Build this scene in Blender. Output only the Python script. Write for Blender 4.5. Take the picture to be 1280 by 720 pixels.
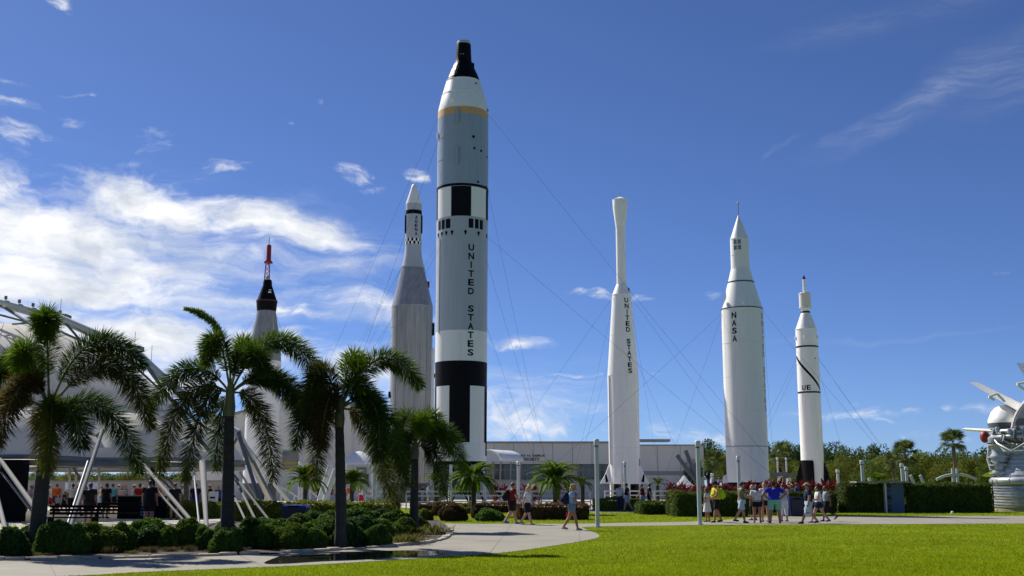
import bpy, bmesh, math, random
import numpy as np
from mathutils import Vector, Matrix, Euler
R = math.radians
sc = bpy.context.scene
for o in list(bpy.data.objects): bpy.data.objects.remove(o)

# ------------------------------------------------------------------ camera
F = 1400.0                                   # focal length in pixels of a 1280 px wide picture
HOR = 247.0                                  # horizon below the picture centre
PIT = math.atan(HOR / F)
EYE = 1.65
cam_d = bpy.data.cameras.new('camera'); cam = bpy.data.objects.new('camera', cam_d)
sc.collection.objects.link(cam); sc.camera = cam
cam.location = (0, 0, EYE); cam.rotation_euler = (R(90) + PIT, 0, 0)
cam_d.sensor_width = 36; cam_d.lens = 36 * F / 1280
cam_d.clip_start = .5; cam_d.clip_end = 9000
# ------------------------------------------------------------------ exposure
vs = sc.view_settings
vs.view_transform = 'Standard'; vs.look = 'None'; vs.exposure = 0.66; vs.gamma = 1; vs.use_curve_mapping = False
sc.render.engine = 'CYCLES'
sc.cycles.max_bounces = 6; sc.cycles.diffuse_bounces = 3; sc.cycles.glossy_bounces = 3
sc.cycles.transparent_max_bounces = 6
# ------------------------------------------------------------------ sun
SUN_AZ = R(-46)                              # from straight ahead, negative = left
SUN_EL = R(43)
sd = bpy.data.lights.new('sun', 'SUN'); so = bpy.data.objects.new('sun', sd); sc.collection.objects.link(so)
sd.energy = 4.0; sd.angle = R(.5); sd.color = (1, .955, .88)
sv = Vector((math.sin(SUN_AZ) * math.cos(SUN_EL), math.cos(SUN_AZ) * math.cos(SUN_EL), math.sin(SUN_EL)))
so.rotation_euler = sv.to_track_quat('Z', 'Y').to_euler()
# ------------------------------------------------------------------ pixel -> world
CP, SP = math.cos(PIT), math.sin(PIT)
def ray(px, py):
    u, v = px - 640, 360 - py
    return Vector((u, F * CP - v * SP, F * SP + v * CP))
def at(px, py, Y):
    d = ray(px, py); return Vector((0, 0, EYE)) + d * (Y / d.y)
def gnd(px, py, z=0.0):
    d = ray(px, py); return Vector((0, 0, EYE)) + d * ((z - EYE) / d.z)
def depth(Y, z): return Y * CP + (z - EYE) * SP
def mpp(Y, z=EYE): return depth(Y, z) / F     # metres per pixel
# ------------------------------------------------------------------ world
world = bpy.data.worlds.new('World'); sc.world = world; world.use_nodes = True
def build_world():
    nt = world.node_tree; N, L = nt.nodes, nt.links; N.clear()
    out = N.new('ShaderNodeOutputWorld'); bg = N.new('ShaderNodeBackground'); L.new(bg.outputs[0], out.inputs[0])
    sky = N.new('ShaderNodeTexSky'); sky.sky_type = 'NISHITA'; sky.sun_disc = False
    sky.sun_elevation = SUN_EL; sky.sun_rotation = SUN_AZ
    sky.air_density = .6; sky.dust_density = .2; sky.ozone_density = 2.0; sky.altitude = 0
    STR = .10
    bg.inputs[1].default_value = STR
    hs = N.new('ShaderNodeHueSaturation'); hs.inputs['Saturation'].default_value = 1.0; hs.inputs['Value'].default_value = 1.0
    tint = N.new('ShaderNodeMix'); tint.data_type = 'RGBA'; tint.blend_type = 'MULTIPLY'; tint.inputs['Factor'].default_value = 1; tint.inputs[7].default_value = (.375, .475, .685, 1)
    L.new(hs.outputs[0], tint.inputs[6])
    L.new(sky.outputs[0], hs.inputs['Color'])
    def val(x, inp):
        if isinstance(x, (int, float)): inp.default_value = x
        else: L.new(x, inp)
    def M(op, a, b=0, clamp=False):
        n = N.new('ShaderNodeMath'); n.operation = op; n.use_clamp = clamp
        val(a, n.inputs[0]); val(b, n.inputs[1]); return n.outputs[0]
    def MR(v, a, b, c, d, kind='SMOOTHSTEP'):
        n = N.new('ShaderNodeMapRange'); n.interpolation_type = kind; n.clamp = True
        val(v, n.inputs[0]); val(a, n.inputs[1]); val(b, n.inputs[2]); val(c, n.inputs[3]); val(d, n.inputs[4]); return n.outputs[0]
    tc = N.new('ShaderNodeTexCoord'); sx = N.new('ShaderNodeSeparateXYZ'); L.new(tc.outputs['Generated'], sx.inputs[0])
    az = M('ARCTAN2', sx.outputs[0], sx.outputs[1]); el = M('ARCSINE', sx.outputs[2])
    cb = N.new('ShaderNodeCombineXYZ'); L.new(az, cb.inputs[0]); L.new(el, cb.inputs[1])
    # domain warp so that the cloud edges fray
    w1 = N.new('ShaderNodeTexNoise'); w1.inputs['Scale'].default_value = 14; w1.inputs['Detail'].default_value = 5; L.new(cb.outputs[0], w1.inputs['Vector'])
    wv = N.new('ShaderNodeVectorMath'); wv.operation = 'SUBTRACT'; L.new(w1.outputs['Color'], wv.inputs[0]); wv.inputs[1].default_value = (.5, .5, .5)
    ws = N.new('ShaderNodeVectorMath'); ws.operation = 'MULTIPLY'; L.new(wv.outputs[0], ws.inputs[0]); ws.inputs[1].default_value = (.09, .036, 0)
    pos = N.new('ShaderNodeVectorMath'); pos.operation = 'ADD'; L.new(cb.outputs[0], pos.inputs[0]); L.new(ws.outputs[0], pos.inputs[1])
    P = pos.outputs[0]
    def angles(px, py):
        d = ray(px, py).normalized(); return math.atan2(d.x, d.y), math.asin(d.z)
    def blob(px, py, rx, ry, rot=0, w=1.0, soft=0.0):
        a, e = angles(px, py)
        m = N.new('ShaderNodeMapping'); m.vector_type = 'TEXTURE'
        m.inputs['Location'].default_value = (a, e, 0); m.inputs['Rotation'].default_value = (0, 0, R(rot)); m.inputs['Scale'].default_value = (rx / F, ry / F, 1)
        L.new(P, m.inputs['Vector'])
        l = N.new('ShaderNodeVectorMath'); l.operation = 'LENGTH'; L.new(m.outputs[0], l.inputs[0])
        return MR(l.outputs['Value'], soft, 1.0, w, 0.0)
    def noise(scale, sxyz, detail=8, rough=.6, rot=0, dist=0):
        m = N.new('ShaderNodeMapping'); m.inputs['Scale'].default_value = sxyz; m.inputs['Rotation'].default_value = (0, 0, R(rot)); L.new(P, m.inputs['Vector'])
        n = N.new('ShaderNodeTexNoise'); n.inputs['Scale'].default_value = scale; n.inputs['Detail'].default_value = detail
        n.inputs['Roughness'].default_value = rough; n.inputs['Distortion'].default_value = dist; L.new(m.outputs[0], n.inputs['Vector']); return n.outputs['Fac']
    def total(bl):
        t = None
        for b in bl:
            v = blob(*b); t = v if t is None else M('MAXIMUM', t, v)
        return t
    # the bank of cloud on the left
    thick = total([(60, 300, 300, 75, -6, 1.0), (190, 250, 200, 62, -10, 1.0), (330, 275, 175, 38, -4, 1.0), (60, 355, 330, 60, 4, .9),
                   (280, 320, 150, 26, 4, .7), (-80, 240, 180, 90, 0, .8), (-330, 260, 430, 200, 3, 1.0), (-900, 250, 620, 230, -4, .95), (-650, 60, 420, 150, 8, .8),
                   (120, 420, 250, 75, 0, .95), (330, 425, 150, 52, 0, .8), (40, 455, 220, 80, 0, .9), (455, 468, 130, 58, 0, .8), (-350, 470, 420, 90, 0, .8), (210, 478, 190, 46, 0, .85), (650, 528, 190, 40, 0, .62), (850, 545, 220, 24, 0, .4)])
    wisp = total([(455, 372, 120, 26, -10, .95), (350, 380, 190, 20, -6, .8), (500, 395, 90, 22, -14, .8), (445, 215, 62, 26, -16, .8), (528, 216, 26, 15, -35, 1.0), (480, 232, 60, 16, 8, .5),
                  (30, 165, 70, 22, 8, .75), (22, 130, 60, 9, 0, .8), (20, 107, 50, 6, -5, .6), (100, 117, 46, 6, 8, .6), (60, 2, 50, 16, -20, .95), (190, 172, 70, 26, 14, .55), (265, 205, 60, 20, 0, .5), (90, 152, 28, 12, 0, .6),
                  (398, 125, 14, 9, -20, .6), (352, 146, 20, 6, -10, .55), (300, 199, 24, 8, 0, .6),
                  (645, 428, 95, 16, 0, .9), (690, 469, 100, 8, 3, .75), (750, 365, 95, 13, -4, .8), (800, 366, 26, 14, 0, .6), (880, 370, 38, 11, -4, 1.0),
                  (650, 525, 200, 44, 0, .75), (560, 520, 140, 60, 0, .7), (800, 532, 190, 32, 0, .42), (1130, 520, 240, 24, 0, .50), (1000, 480, 240, 8, -2, .35), (820, 463, 36, 4, 0, .5), (1262, 338, 26, 7, 12, .6), (700, 560, 300, 16, 0, .4), (1150, 548, 260, 14, 0, .45)])
    cirrus = total([(1170, 118, 190, 30, 24, .60), (1240, 80, 150, 42, 22, .40), (1060, 165, 60, 12, 30, .40), (985, 187, 50, 7, 24, .30), (1130, 20, 240, 26, 6, .22), (1380, 60, 260, 50, 14, .5), (1100, 422, 240, 7, 2, .2)])
    # the same broken cloud goes on round the rest of the sky
    lf = noise(2.2, (1, 2.4, 1), 5, .55)
    side = M('MULTIPLY', M('MULTIPLY', MR(lf, .5, .72, 0, .9), MR(el, .02, .10, 0, 1)), MR(el, .35, .75, 1, .25))
    away = MR(M('ABSOLUTE', az), .50, .75, 0, 1)
    thick = M('MAXIMUM', thick, M('MULTIPLY', side, away))
    n1 = noise(13, (1, 2.3, 1), 9, .6, 4, .3); n2 = noise(44, (.45, 2.0, 1), 8, .62, 7, .6); n3 = noise(60, (.3, 2.2, 1), 8, .65, -22, 0); n4 = noise(38, (1, 1.7, 1), 8, .58, 0, .2); n6 = noise(60, (.7, 1.6, 1), 6, .6, 18, .4); n5 = noise(16, (.55, 2.6, 1), 8, .62, 6, .5)
    dth = MR(M('ADD', M('ADD', thick, M('MULTIPLY', M('SUBTRACT', n1, .5), 1.35)), M('ADD', M('MULTIPLY', M('SUBTRACT', n4, .5), .75), M('MULTIPLY', M('SUBTRACT', n6, .5), .55))), .24, 1.0, 0, 1)
    dth = M('MULTIPLY', dth, MR(thick, .0, .25, 0, 1))
    dwi = MR(M('ADD', M('ADD', wisp, M('MULTIPLY', M('SUBTRACT', n2, .5), 1.7)), M('MULTIPLY', M('SUBTRACT', n4, .5), 1.3)), .30, 1.25, 0, 1)
    dwi = M('MULTIPLY', M('MULTIPLY', dwi, MR(n6, .38, .60, .2, 1)), MR(wisp, .0, .3, 0, .95))
    veil = total([(90, 330, 430, 165, -4, 1.0), (380, 300, 190, 70, -5, .9), (-420, 300, 520, 260, 0, .95), (-1100, 250, 700, 320, 0, .9), (260, 440, 330, 70, 0, .9), (480, 380, 150, 50, -8, .7), (620, 500, 260, 70, 0, .55)])
    dve = M('MULTIPLY', MR(M('ADD', n5, M('MULTIPLY', veil, .22)), .46, .80, 0, .92), veil)
    dth = M('SUBTRACT', 1, M('MULTIPLY', M('SUBTRACT', 1, dth), M('SUBTRACT', 1, dve)))
    dci = M('MULTIPLY', MR(n3, .30, .72, .15, 1), M('MULTIPLY', cirrus, .27))
    dens = M('SUBTRACT', 1, M('MULTIPLY', M('SUBTRACT', 1, dth), M('MULTIPLY', M('SUBTRACT', 1, dwi), M('SUBTRACT', 1, dci))))
    # cloud tone: sunlit white with thicker grey-blue cores
    core = noise(17, (1, 2.0, 1), 7, .6, 12)
    cr = N.new('ShaderNodeValToRGB'); cr.color_ramp.elements[0].position = .36; cr.color_ramp.elements[1].position = .62
    cr.color_ramp.elements[0].color = (.56, .61, .70, 1); cr.color_ramp.elements[1].color = (.93, .935, .94, 1); L.new(core, cr.inputs[0])
    sc_ = N.new('ShaderNodeVectorMath'); sc_.operation = 'SCALE'; L.new(cr.outputs[0], sc_.inputs[0]); sc_.inputs['Scale'].default_value = 1.0 / STR * .72
    mx = N.new('ShaderNodeMix'); mx.data_type = 'RGBA'; L.new(dens, mx.inputs['Factor'])
    L.new(tint.outputs[2], mx.inputs[6]); L.new(sc_.outputs[0], mx.inputs[7])
    L.new(mx.outputs[2], bg.inputs[0])
build_world()
world.cycles.sampling_method = 'MANUAL'; world.cycles.sample_map_resolution = 512

# ------------------------------------------------------------------ helpers
COL = sc.collection
def lin(*c):
    return tuple((x / 255 / 12.92 if x / 255 <= .04045 else ((x / 255 + .055) / 1.055) ** 2.4) for x in c)
MATS = {}
def mat(name, base, rough=.6, metal=0, var=.12, scale=3.0, bump=0, bscale=None, spec=.5, rnd=0, stretch=(1, 1, 1), trans=None, coat=0, col2=None, c2lo=.5, c2hi=.62, c2scale=1.0):
    if name in MATS: return MATS[name]
    m = bpy.data.materials.new(name); m.use_nodes = True; nt = m.node_tree; N, L = nt.nodes, nt.links
    b = N['Principled BSDF']; b.inputs['Roughness'].default_value = rough; b.inputs['Metallic'].default_value = metal
    b.inputs['Specular IOR Level'].default_value = spec; b.inputs['Coat Weight'].default_value = coat
    tc = N.new('ShaderNodeTexCoord'); mp = N.new('ShaderNodeMapping'); mp.inputs['Scale'].default_value = stretch
    L.new(tc.outputs['Object'], mp.inputs[0])
    no = N.new('ShaderNodeTexNoise'); no.inputs['Scale'].default_value = scale; no.inputs['Detail'].default_value = 7; no.inputs['Roughness'].default_value = .65
    L.new(mp.outputs[0], no.inputs['Vector'])
    cr = N.new('ShaderNodeValToRGB'); cr.color_ramp.elements[0].position = .3; cr.color_ramp.elements[1].position = .7
    cr.color_ramp.elements[0].color = tuple(x * (1 - var) for x in base) + (1,)
    cr.color_ramp.elements[1].color = tuple(min(x * (1 + var), 1) for x in base) + (1,)
    L.new(no.outputs['Fac'], cr.inputs[0]); src = cr.outputs[0]
    if col2 is not None:
        n2 = N.new('ShaderNodeTexNoise'); n2.inputs['Scale'].default_value = c2scale; n2.inputs['Detail'].default_value = 8; n2.inputs['Roughness'].default_value = .65; L.new(mp.outputs[0], n2.inputs['Vector'])
        mr = N.new('ShaderNodeMapRange'); mr.inputs[1].default_value = c2lo; mr.inputs[2].default_value = c2hi; L.new(n2.outputs['Fac'], mr.inputs[0])
        mx = N.new('ShaderNodeMix'); mx.data_type = 'RGBA'; L.new(mr.outputs[0], mx.inputs['Factor']); L.new(src, mx.inputs[6]); mx.inputs[7].default_value = tuple(col2) + (1,); src = mx.outputs[2]
    if rnd:
        oi = N.new('ShaderNodeObjectInfo'); h = N.new('ShaderNodeHueSaturation'); mr = N.new('ShaderNodeMapRange')
        mr.inputs[3].default_value = 1 - rnd; mr.inputs[4].default_value = 1 + rnd
        L.new(oi.outputs['Random'], mr.inputs[0]); L.new(mr.outputs[0], h.inputs['Value']); L.new(src, h.inputs['Color']); src = h.outputs[0]
    L.new(src, b.inputs['Base Color'])
    if bump:
        bp = N.new('ShaderNodeBump'); bp.inputs['Strength'].default_value = bump; bp.inputs['Distance'].default_value = .02
        if bscale:
            nb = N.new('ShaderNodeTexNoise'); nb.inputs['Scale'].default_value = bscale; nb.inputs['Detail'].default_value = 6; L.new(mp.outputs[0], nb.inputs['Vector']); L.new(nb.outputs['Fac'], bp.inputs['Height'])
        else: L.new(no.outputs['Fac'], bp.inputs['Height'])
        L.new(bp.outputs[0], b.inputs['Normal'])
    if trans:
        t = N.new('ShaderNodeBsdfTranslucent'); L.new(src, t.inputs[0]); ms = N.new('ShaderNodeMixShader'); ms.inputs[0].default_value = trans
        L.new(b.outputs[0], ms.inputs[1]); L.new(t.outputs[0], ms.inputs[2]); L.new(ms.outputs[0], N['Material Output'].inputs[0])
    MATS[name] = m; return m
def tag(o, label=None, cat=None, group=None, kind=None):
    if label: o['label'] = label
    if cat: o['category'] = cat
    if group: o['group'] = group
    if kind: o['kind'] = kind
    return o
def thing(name, label, cat, loc=(0, 0, 0), rz=0, group=None):
    o = bpy.data.objects.new(name, None); COL.objects.link(o); o.location = loc; o.rotation_euler = (0, 0, rz); o.empty_display_size = .2
    return tag(o, label, cat, group)
def link(name, me, m=None, parent=None):
    o = bpy.data.objects.new(name, me); COL.objects.link(o)
    if m is not None and not me.materials: me.materials.append(m)
    if parent is not None: o.parent = parent
    return o
def np_mesh(name, V, Q, smooth=False):
    V = np.asarray(V, dtype=np.float32).reshape(-1, 3); Q = np.asarray(Q, dtype=np.int32); k = Q.shape[1]
    me = bpy.data.meshes.new(name); me.vertices.add(len(V)); me.vertices.foreach_set('co', V.ravel())
    me.loops.add(Q.size); me.loops.foreach_set('vertex_index', Q.ravel())
    me.polygons.add(len(Q)); me.polygons.foreach_set('loop_start', np.arange(0, Q.size, k, dtype=np.int32))
    me.polygons.foreach_set('loop_total', np.full(len(Q), k, dtype=np.int32))
    me.polygons.foreach_set('use_smooth', np.full(len(Q), smooth)); me.update(calc_edges=True); return me
class MB:
    def __init__(s): s.v = []; s.f = []
    def poly(s, pts):
        i = len(s.v); s.v += [tuple(p) for p in pts]; s.f.append(tuple(range(i, i + len(pts)))); return s
    def box(s, c, d, rot=None):
        c = Vector(c); i = len(s.v)
        for z in (-1, 1):
            for x, y in ((-1, -1), (1, -1), (1, 1), (-1, 1)):
                p = Vector((x * d[0] / 2, y * d[1] / 2, z * d[2] / 2))
                if rot is not None: p = rot @ p
                s.v.append(tuple(c + p))
        for f in ((3, 2, 1, 0), (4, 5, 6, 7), (0, 1, 5, 4), (1, 2, 6, 5), (2, 3, 7, 6), (3, 0, 4, 7)): s.f.append(tuple(i + k for k in f))
        return s
    def tube(s, pts, rad, n=10, sx=1.0, caps=True, up=None):
        pts = [Vector(p) for p in pts]; 
        if not isinstance(rad, (list, tuple)): rad = [rad] * len(pts)
        i0 = len(s.v); prev = None
        for k, p in enumerate(pts):
            t = (pts[min(k + 1, len(pts) - 1)] - pts[max(k - 1, 0)]).normalized()
            ref = Vector(up) if up else (Vector((1, 0, 0)) if abs(t.x) < .8 else Vector((0, 1, 0)))
            if prev is not None and up is None: ref = prev
            a = (ref - t * ref.dot(t)).normalized(); b = t.cross(a); prev = a
            for j in range(n):
                q = 2 * math.pi * j / n
                s.v.append(tuple(p + a * (math.cos(q) * rad[k] * sx) + b * (math.sin(q) * rad[k])))
        for k in range(len(pts) - 1):
            for j in range(n):
                a, b = i0 + k * n + j, i0 + k * n + (j + 1) % n
                s.f.append((a, b, b + n, a + n))
        if caps:
            s.f.append(tuple(i0 + j for j in reversed(range(n)))); e = i0 + (len(pts) - 1) * n; s.f.append(tuple(e + j for j in range(n)))
        return s
    def bar(s, a, b, r, n=8, r2=None): return s.tube([a, b], [r, r if r2 is None else r2], n)
    def lathe(s, prof, n=48, c=(0, 0, 0), flute=0, amp=0, caps=True, e=(1, 1)):
        i0 = len(s.v)
        for r, z in prof:
            for j in range(n):
                q = 2 * math.pi * j / n; rr = r + (amp if (flute and (j % 2)) else 0)
                s.v.append((c[0] + rr * math.sin(q) * e[0], c[1] - rr * math.cos(q) * e[1], c[2] + z))
        for k in range(len(prof) - 1):
            for j in range(n):
                a, b = i0 + k * n + j, i0 + k * n + (j + 1) % n
                s.f.append((a, b, b + n, a + n) if prof[k + 1][1] >= prof[k][1] else (b, a, a + n, b + n))
        if caps:
            s.f.append(tuple(i0 + j for j in range(n))); e_ = i0 + (len(prof) - 1) * n; s.f.append(tuple(e_ + j for j in range(n)))
        return s
    def sphere(s, c, r, n=12, m=8):
        r = (r, r, r) if isinstance(r, (int, float)) else r; c = Vector(c); i0 = len(s.v)
        s.v.append((c.x, c.y, c.z - r[2]))
        for k in range(1, m):
            t = math.pi * k / m - math.pi / 2
            for j in range(n):
                q = 2 * math.pi * j / n; s.v.append((c.x + r[0] * math.cos(t) * math.cos(q), c.y + r[1] * math.cos(t) * math.sin(q), c.z + r[2] * math.sin(t)))
        s.v.append((c.x, c.y, c.z + r[2])); top = len(s.v) - 1
        for j in range(n): s.f.append((i0, i0 + 1 + (j + 1) % n, i0 + 1 + j))
        for k in range(m - 2):
            for j in range(n):
                a, b = i0 + 1 + k * n + j, i0 + 1 + k * n + (j + 1) % n; s.f.append((a, b, b + n, a + n))
        e = i0 + 1 + (m - 2) * n
        for j in range(n): s.f.append((e + j, e + (j + 1) % n, top))
        return s
    def prism(s, pts2, z0, z1):
        n = len(pts2); i = len(s.v)
        s.v += [(p[0], p[1], z0) for p in pts2] + [(p[0], p[1], z1) for p in pts2]
        s.f.append(tuple(i + k for k in reversed(range(n)))); s.f.append(tuple(i + n + k for k in range(n)))
        for k in range(n): s.f.append((i + k, i + (k + 1) % n, i + n + (k + 1) % n, i + n + k))
        return s
    def mesh(s, name, smooth=False, fix=True):
        me = bpy.data.meshes.new(name); me.from_pydata(s.v, [], s.f); me.update()
        if fix:
            bm = bmesh.new(); bm.from_mesh(me); bmesh.ops.recalc_face_normals(bm, faces=bm.faces); bm.to_mesh(me); bm.free()
        if smooth:
            me.polygons.foreach_set('use_smooth', np.ones(len(me.polygons), dtype=bool))
            try: me.set_sharp_from_angle(angle=R(38))
            except Exception: pass
        return me
    def build(s, name, m=None, parent=None, smooth=False):
        return link(name, s.mesh(name, smooth), m, parent)
def copy_tree(o, parent=None):
    c = o.copy(); COL.objects.link(c); c.parent = parent
    for ch in o.children: copy_tree(ch, c)
    return c
rng = np.random.default_rng(7); rnd = random.Random(11)
def inpoly(X, Y, poly):
    ins = np.zeros(len(X), bool); n = len(poly); j = n - 1
    for i in range(n):
        xi, yi = poly[i]; xj, yj = poly[j]
        c = ((yi > Y) != (yj > Y)) & (X < (xj - xi) * (Y - yi) / (yj - yi + 1e-12) + xi); ins ^= c; j = i
    return ins

# ------------------------------------------------------------------ materials
m_lawn = mat('lawn_ground', (.14, .185, .004), .9, spec=.05, var=.35, scale=.35, col2=(.18, .21, .005), c2lo=.46, c2hi=.75, c2scale=1.3, bump=.3, bscale=40)
m_blade = mat('grass_blade', (.225, .292, .002), .9, spec=.08, var=.28, scale=.25, trans=.5, col2=(.285, .325, .003), c2lo=.48, c2hi=.7, c2scale=2.2)
m_conc = mat('path_concrete', (.262, .240, .186), .85, var=.14, scale=.7, bump=.12, bscale=30, col2=(.195, .182, .145), c2lo=.5, c2hi=.72, c2scale=.45)
m_joint = mat('path_joint', (.20, .185, .165), .9)
m_kerb = mat('kerb_stone', (.42, .36, .26), .9, var=.25, scale=3, bump=.4, bscale=14)
m_mulch = mat('mulch', (.045, .032, .02), .95, var=.5, scale=9, bump=.8, bscale=22)
m_plaza = mat('plaza_paving', (.46, .42, .34), .85, var=.10, scale=.5)
# ================================================================== ground
me = MB().poly([(-3000, -300, 0), (3000, -300, 0), (3000, 5000, 0), (-3000, 5000, 0)]).mesh('ground')
tag(link('ground', me, m_lawn), kind='structure')
def smooth_line(p, k=6):
    q = [p[0]]
    for i in range(len(p) - 1):
        a, b = p[max(i - 1, 0)], p[i]; c, d = p[i + 1], p[min(i + 2, len(p) - 1)]
        for s in range(1, k + 1):
            t = s / k
            q.append(tuple(.5 * ((2 * b[j]) + (-a[j] + c[j]) * t + (2 * a[j] - 5 * b[j] + 4 * c[j] - d[j]) * t * t + (-a[j] + 3 * b[j] - 3 * c[j] + d[j]) * t ** 3) for j in range(2)))
    return q
def G2(l): return [tuple(gnd(*p)[:2]) for p in l]
front = G2([(-260, 745), (-60, 728), (110, 719.5), (180, 715.5), (360, 708), (460, 702.5), (560, 696), (635, 690.5), (701, 681), (737, 675), (749, 671), (746, 667), (735, 663), (727, 659.5)]) 
front = smooth_line(front, 5) + G2([(745, 658.2), (890, 656.3), (1280, 654.6), (1500, 653.8)])
back = G2([(1500, 644.6), (1280, 645), (1000, 645.2), (940, 645.8), (928, 648), (900, 650.6), (860, 652.4), (745, 654.6), (690, 655), (600, 655), (553, 654.4)])
bedge = smooth_line(G2([(553, 654.4), (562, 660), (563, 667), (558, 672), (545, 677.5), (520, 681), (470, 685), (420, 688.5), (337, 693), (180, 697.8), (30, 700.5), (-60, 701.5), (-260, 703)]), 4)
path_poly = front + back + bedge[1:]
path = MB().poly([(x, y, .008) for x, y in path_poly]).build('path', m_conc)
tag(path, kind='structure')
# thin saw joints in the concrete
for a, b in (((725, 659.8), (724, 677.6)), ((640, 655.3), (612, 692)), ((520, 681.3), (566, 695.3)), ((420, 688.9), (455, 702.4)), ((300, 695), (330, 709)), ((180, 698.2), (205, 714)), ((60, 700.6), (70, 721)),
             ((940, 646.3), (962, 655.8)), ((1010, 645.5), (1040, 655.5)), ((1090, 645.5), (1128, 655.2)), ((1170, 645.5), (1215, 654.8)), ((1250, 645.4), (1300, 654.4)), ((840, 653.2), (843, 656.5))):
    p, q = gnd(*a), gnd(*b); t = (q - p).normalized(); s = Vector((-t.y, t.x, 0)) * .012
    MB().poly([p - s + Vector((0, 0, .012)), p + s + Vector((0, 0, .012)), q + s + Vector((0, 0, .012)), q - s + Vector((0, 0, .012))]).build('path_joint', m_joint, path)
# planting bed
bed_poly = bedge + G2([(-260, 668), (0, 664), (250, 655), (430, 650), (500, 648), (548, 650)])
bed = MB().poly([(x, y, .03) for x, y in bed_poly]).build('planting_bed', m_mulch); tag(bed, kind='structure')
# rear paving : under the tent and through the rocket garden
plz = G2([(-700, 668), (0, 664), (250, 655.5), (430, 650.5), (480, 634), (735, 640.5), (815, 640.5), (830, 636), (1062, 636), (1100, 628), (1290, 622), (1290, 613), (-2200, 613)])
pl = MB().poly([(x, y, .004) for x, y in plz]).build('plaza', m_plaza); tag(pl, kind='structure')
# kerb stones along the bed: each one a stone
stone_vars = []
for k in range(4):
    bm = bmesh.new(); bmesh.ops.create_cube(bm, size=1); bmesh.ops.bevel(bm, geom=bm.edges[:], offset=.12, segments=1, affect='EDGES')
    for v in bm.verts: v.co += Vector([rnd.uniform(-.07, .07) for _ in range(3)])
    me = bpy.data.meshes.new('kerb_stone'); bm.to_mesh(me); bm.free(); me.materials.append(m_kerb); stone_vars.append(me)
acc = 0; nxt = 0
for (x0, y0), (x1, y1) in zip(bedge[4:], bedge[5:]):
    L_ = math.hypot(x1 - x0, y1 - y0); t = nxt
    while t < L_:
        ln = rnd.uniform(.35, .62); u = t / L_
        if rnd.random() < .86:
            o = link('kerb_stone', rnd.choice(stone_vars), None, bed); o.location = (x0 + (x1 - x0) * u, y0 + (y1 - y0) * u, .03 + rnd.uniform(-.01, .015))
            o.rotation_euler = (0, 0, math.atan2(y1 - y0, x1 - x0) + rnd.uniform(-.15, .15)); o.scale = (ln, rnd.uniform(.12, .2), rnd.uniform(.06, .12))
        t += ln + rnd.uniform(0, .06)
    nxt = t - L_
# puddle
m_water = mat('puddle_water', (.035, .033, .028), .03, var=.1, spec=.9, bump=.02, bscale=1.5)
pud = smooth_line(G2([(352, 695), (400, 690.5), (450, 690), (505, 688.5), (545, 689.5), (556, 692), (540, 695), (500, 697), (450, 700.5), (400, 702.5), (350, 705.5), (330, 704), (352, 695)]), 4)[:-1]
tag(MB().poly([(x, y, .013) for x, y in pud]).build('puddle', m_water), kind='structure')
# grass blades over the lawn in front and the strip behind the path
def grass(n, y0, y1, polys, hmin, hmax, wid, seed, inside=None):
    g = np.random.default_rng(seed)
    Y = 1 / (1 / y0 + g.random(n) * (1 / y1 - 1 / y0)); X = (g.random(n) * 2 - 1) * .50 * Y
    ok = np.ones(n, bool)
    for p in polys: ok &= ~inpoly(X, Y, p)
    if inside is not None: ok &= inpoly(X, Y, inside)
    X, Y = X[ok], Y[ok]; n = len(X)
    a = g.random(n) * 6.283; h = hmin + g.random(n) * (hmax - hmin); w = wid * (.6 + .8 * g.random(n)) * (Y / y0)
    la = g.random(n) * 6.283; ll = h * g.random(n) * .9
    V = np.zeros((n, 3, 3), np.float32)
    V[:, 0] = np.c_[X - np.cos(a) * w, Y - np.sin(a) * w, np.zeros(n)]; V[:, 1] = np.c_[X + np.cos(a) * w, Y + np.sin(a) * w, np.zeros(n)]
    V[:, 2] = np.c_[X + np.cos(la) * ll, Y + np.sin(la) * ll, h]
    return V.reshape(-1, 3)
V = np.concatenate([grass(300000, 19, 50, [path_poly, bed_poly], .014, .042, .006, 1), grass(60000, 50, 90, [path_poly, bed_poly, plz], .04, .08, .012, 2)])
tag(link('grass', np_mesh('grass', V, np.arange(len(V)).reshape(-1, 3)), m_blade), 'short mown bright green lawn grass in front of the path', 'grass', kind='stuff')
# ================================================================== rockets
m_white = mat('rocket_white', (.88, .86, .815), .42, var=.035, scale=1.2, stretch=(3, 3, .35), col2=(.70, .67, .61), c2lo=.55, c2hi=.85, c2scale=1.1, spec=.4)
m_grey = mat('rocket_grey', (.31, .37, .445), .34, var=.06, scale=1.1, stretch=(4, 4, .3), col2=(.27, .32, .385), c2lo=.52, c2hi=.74, c2scale=1.0, spec=.45)
m_greylt = mat('rocket_light_grey', (.43, .46, .49), .34, var=.05, scale=1.1, stretch=(4, 4, .25), col2=(.38, .41, .44), c2lo=.54, c2hi=.76, c2scale=1.2, spec=.45)
m_black = mat('rocket_black', (.004, .004, .0045), .5, var=.3, scale=2, spec=.12)
m_seam = mat('seam_grey', (.80, .785, .75), .5, var=.15, scale=4)
m_orange = mat('rocket_tan_band', (.62, .36, .14), .6, var=.08)
m_red = mat('rocket_red', (.30, .022, .02), .5, var=.12)
m_steel = mat('rocket_bare_steel', (.35, .33, .295), .36, metal=.3, var=.24, scale=1.4, stretch=(2.2, 2.2, .15), col2=(.25, .24, .225), c2lo=.46, c2hi=.70, c2scale=1.6)  # upright lighter and darker streaks put vertical metal reflections into the colour
m_steel2 = mat('rocket_polished_steel', (.38, .365, .34), .28, metal=.45, var=.2, scale=2.0)
m_wire = mat('steel_cable', (.10, .105, .12), .5, metal=.3)
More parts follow.
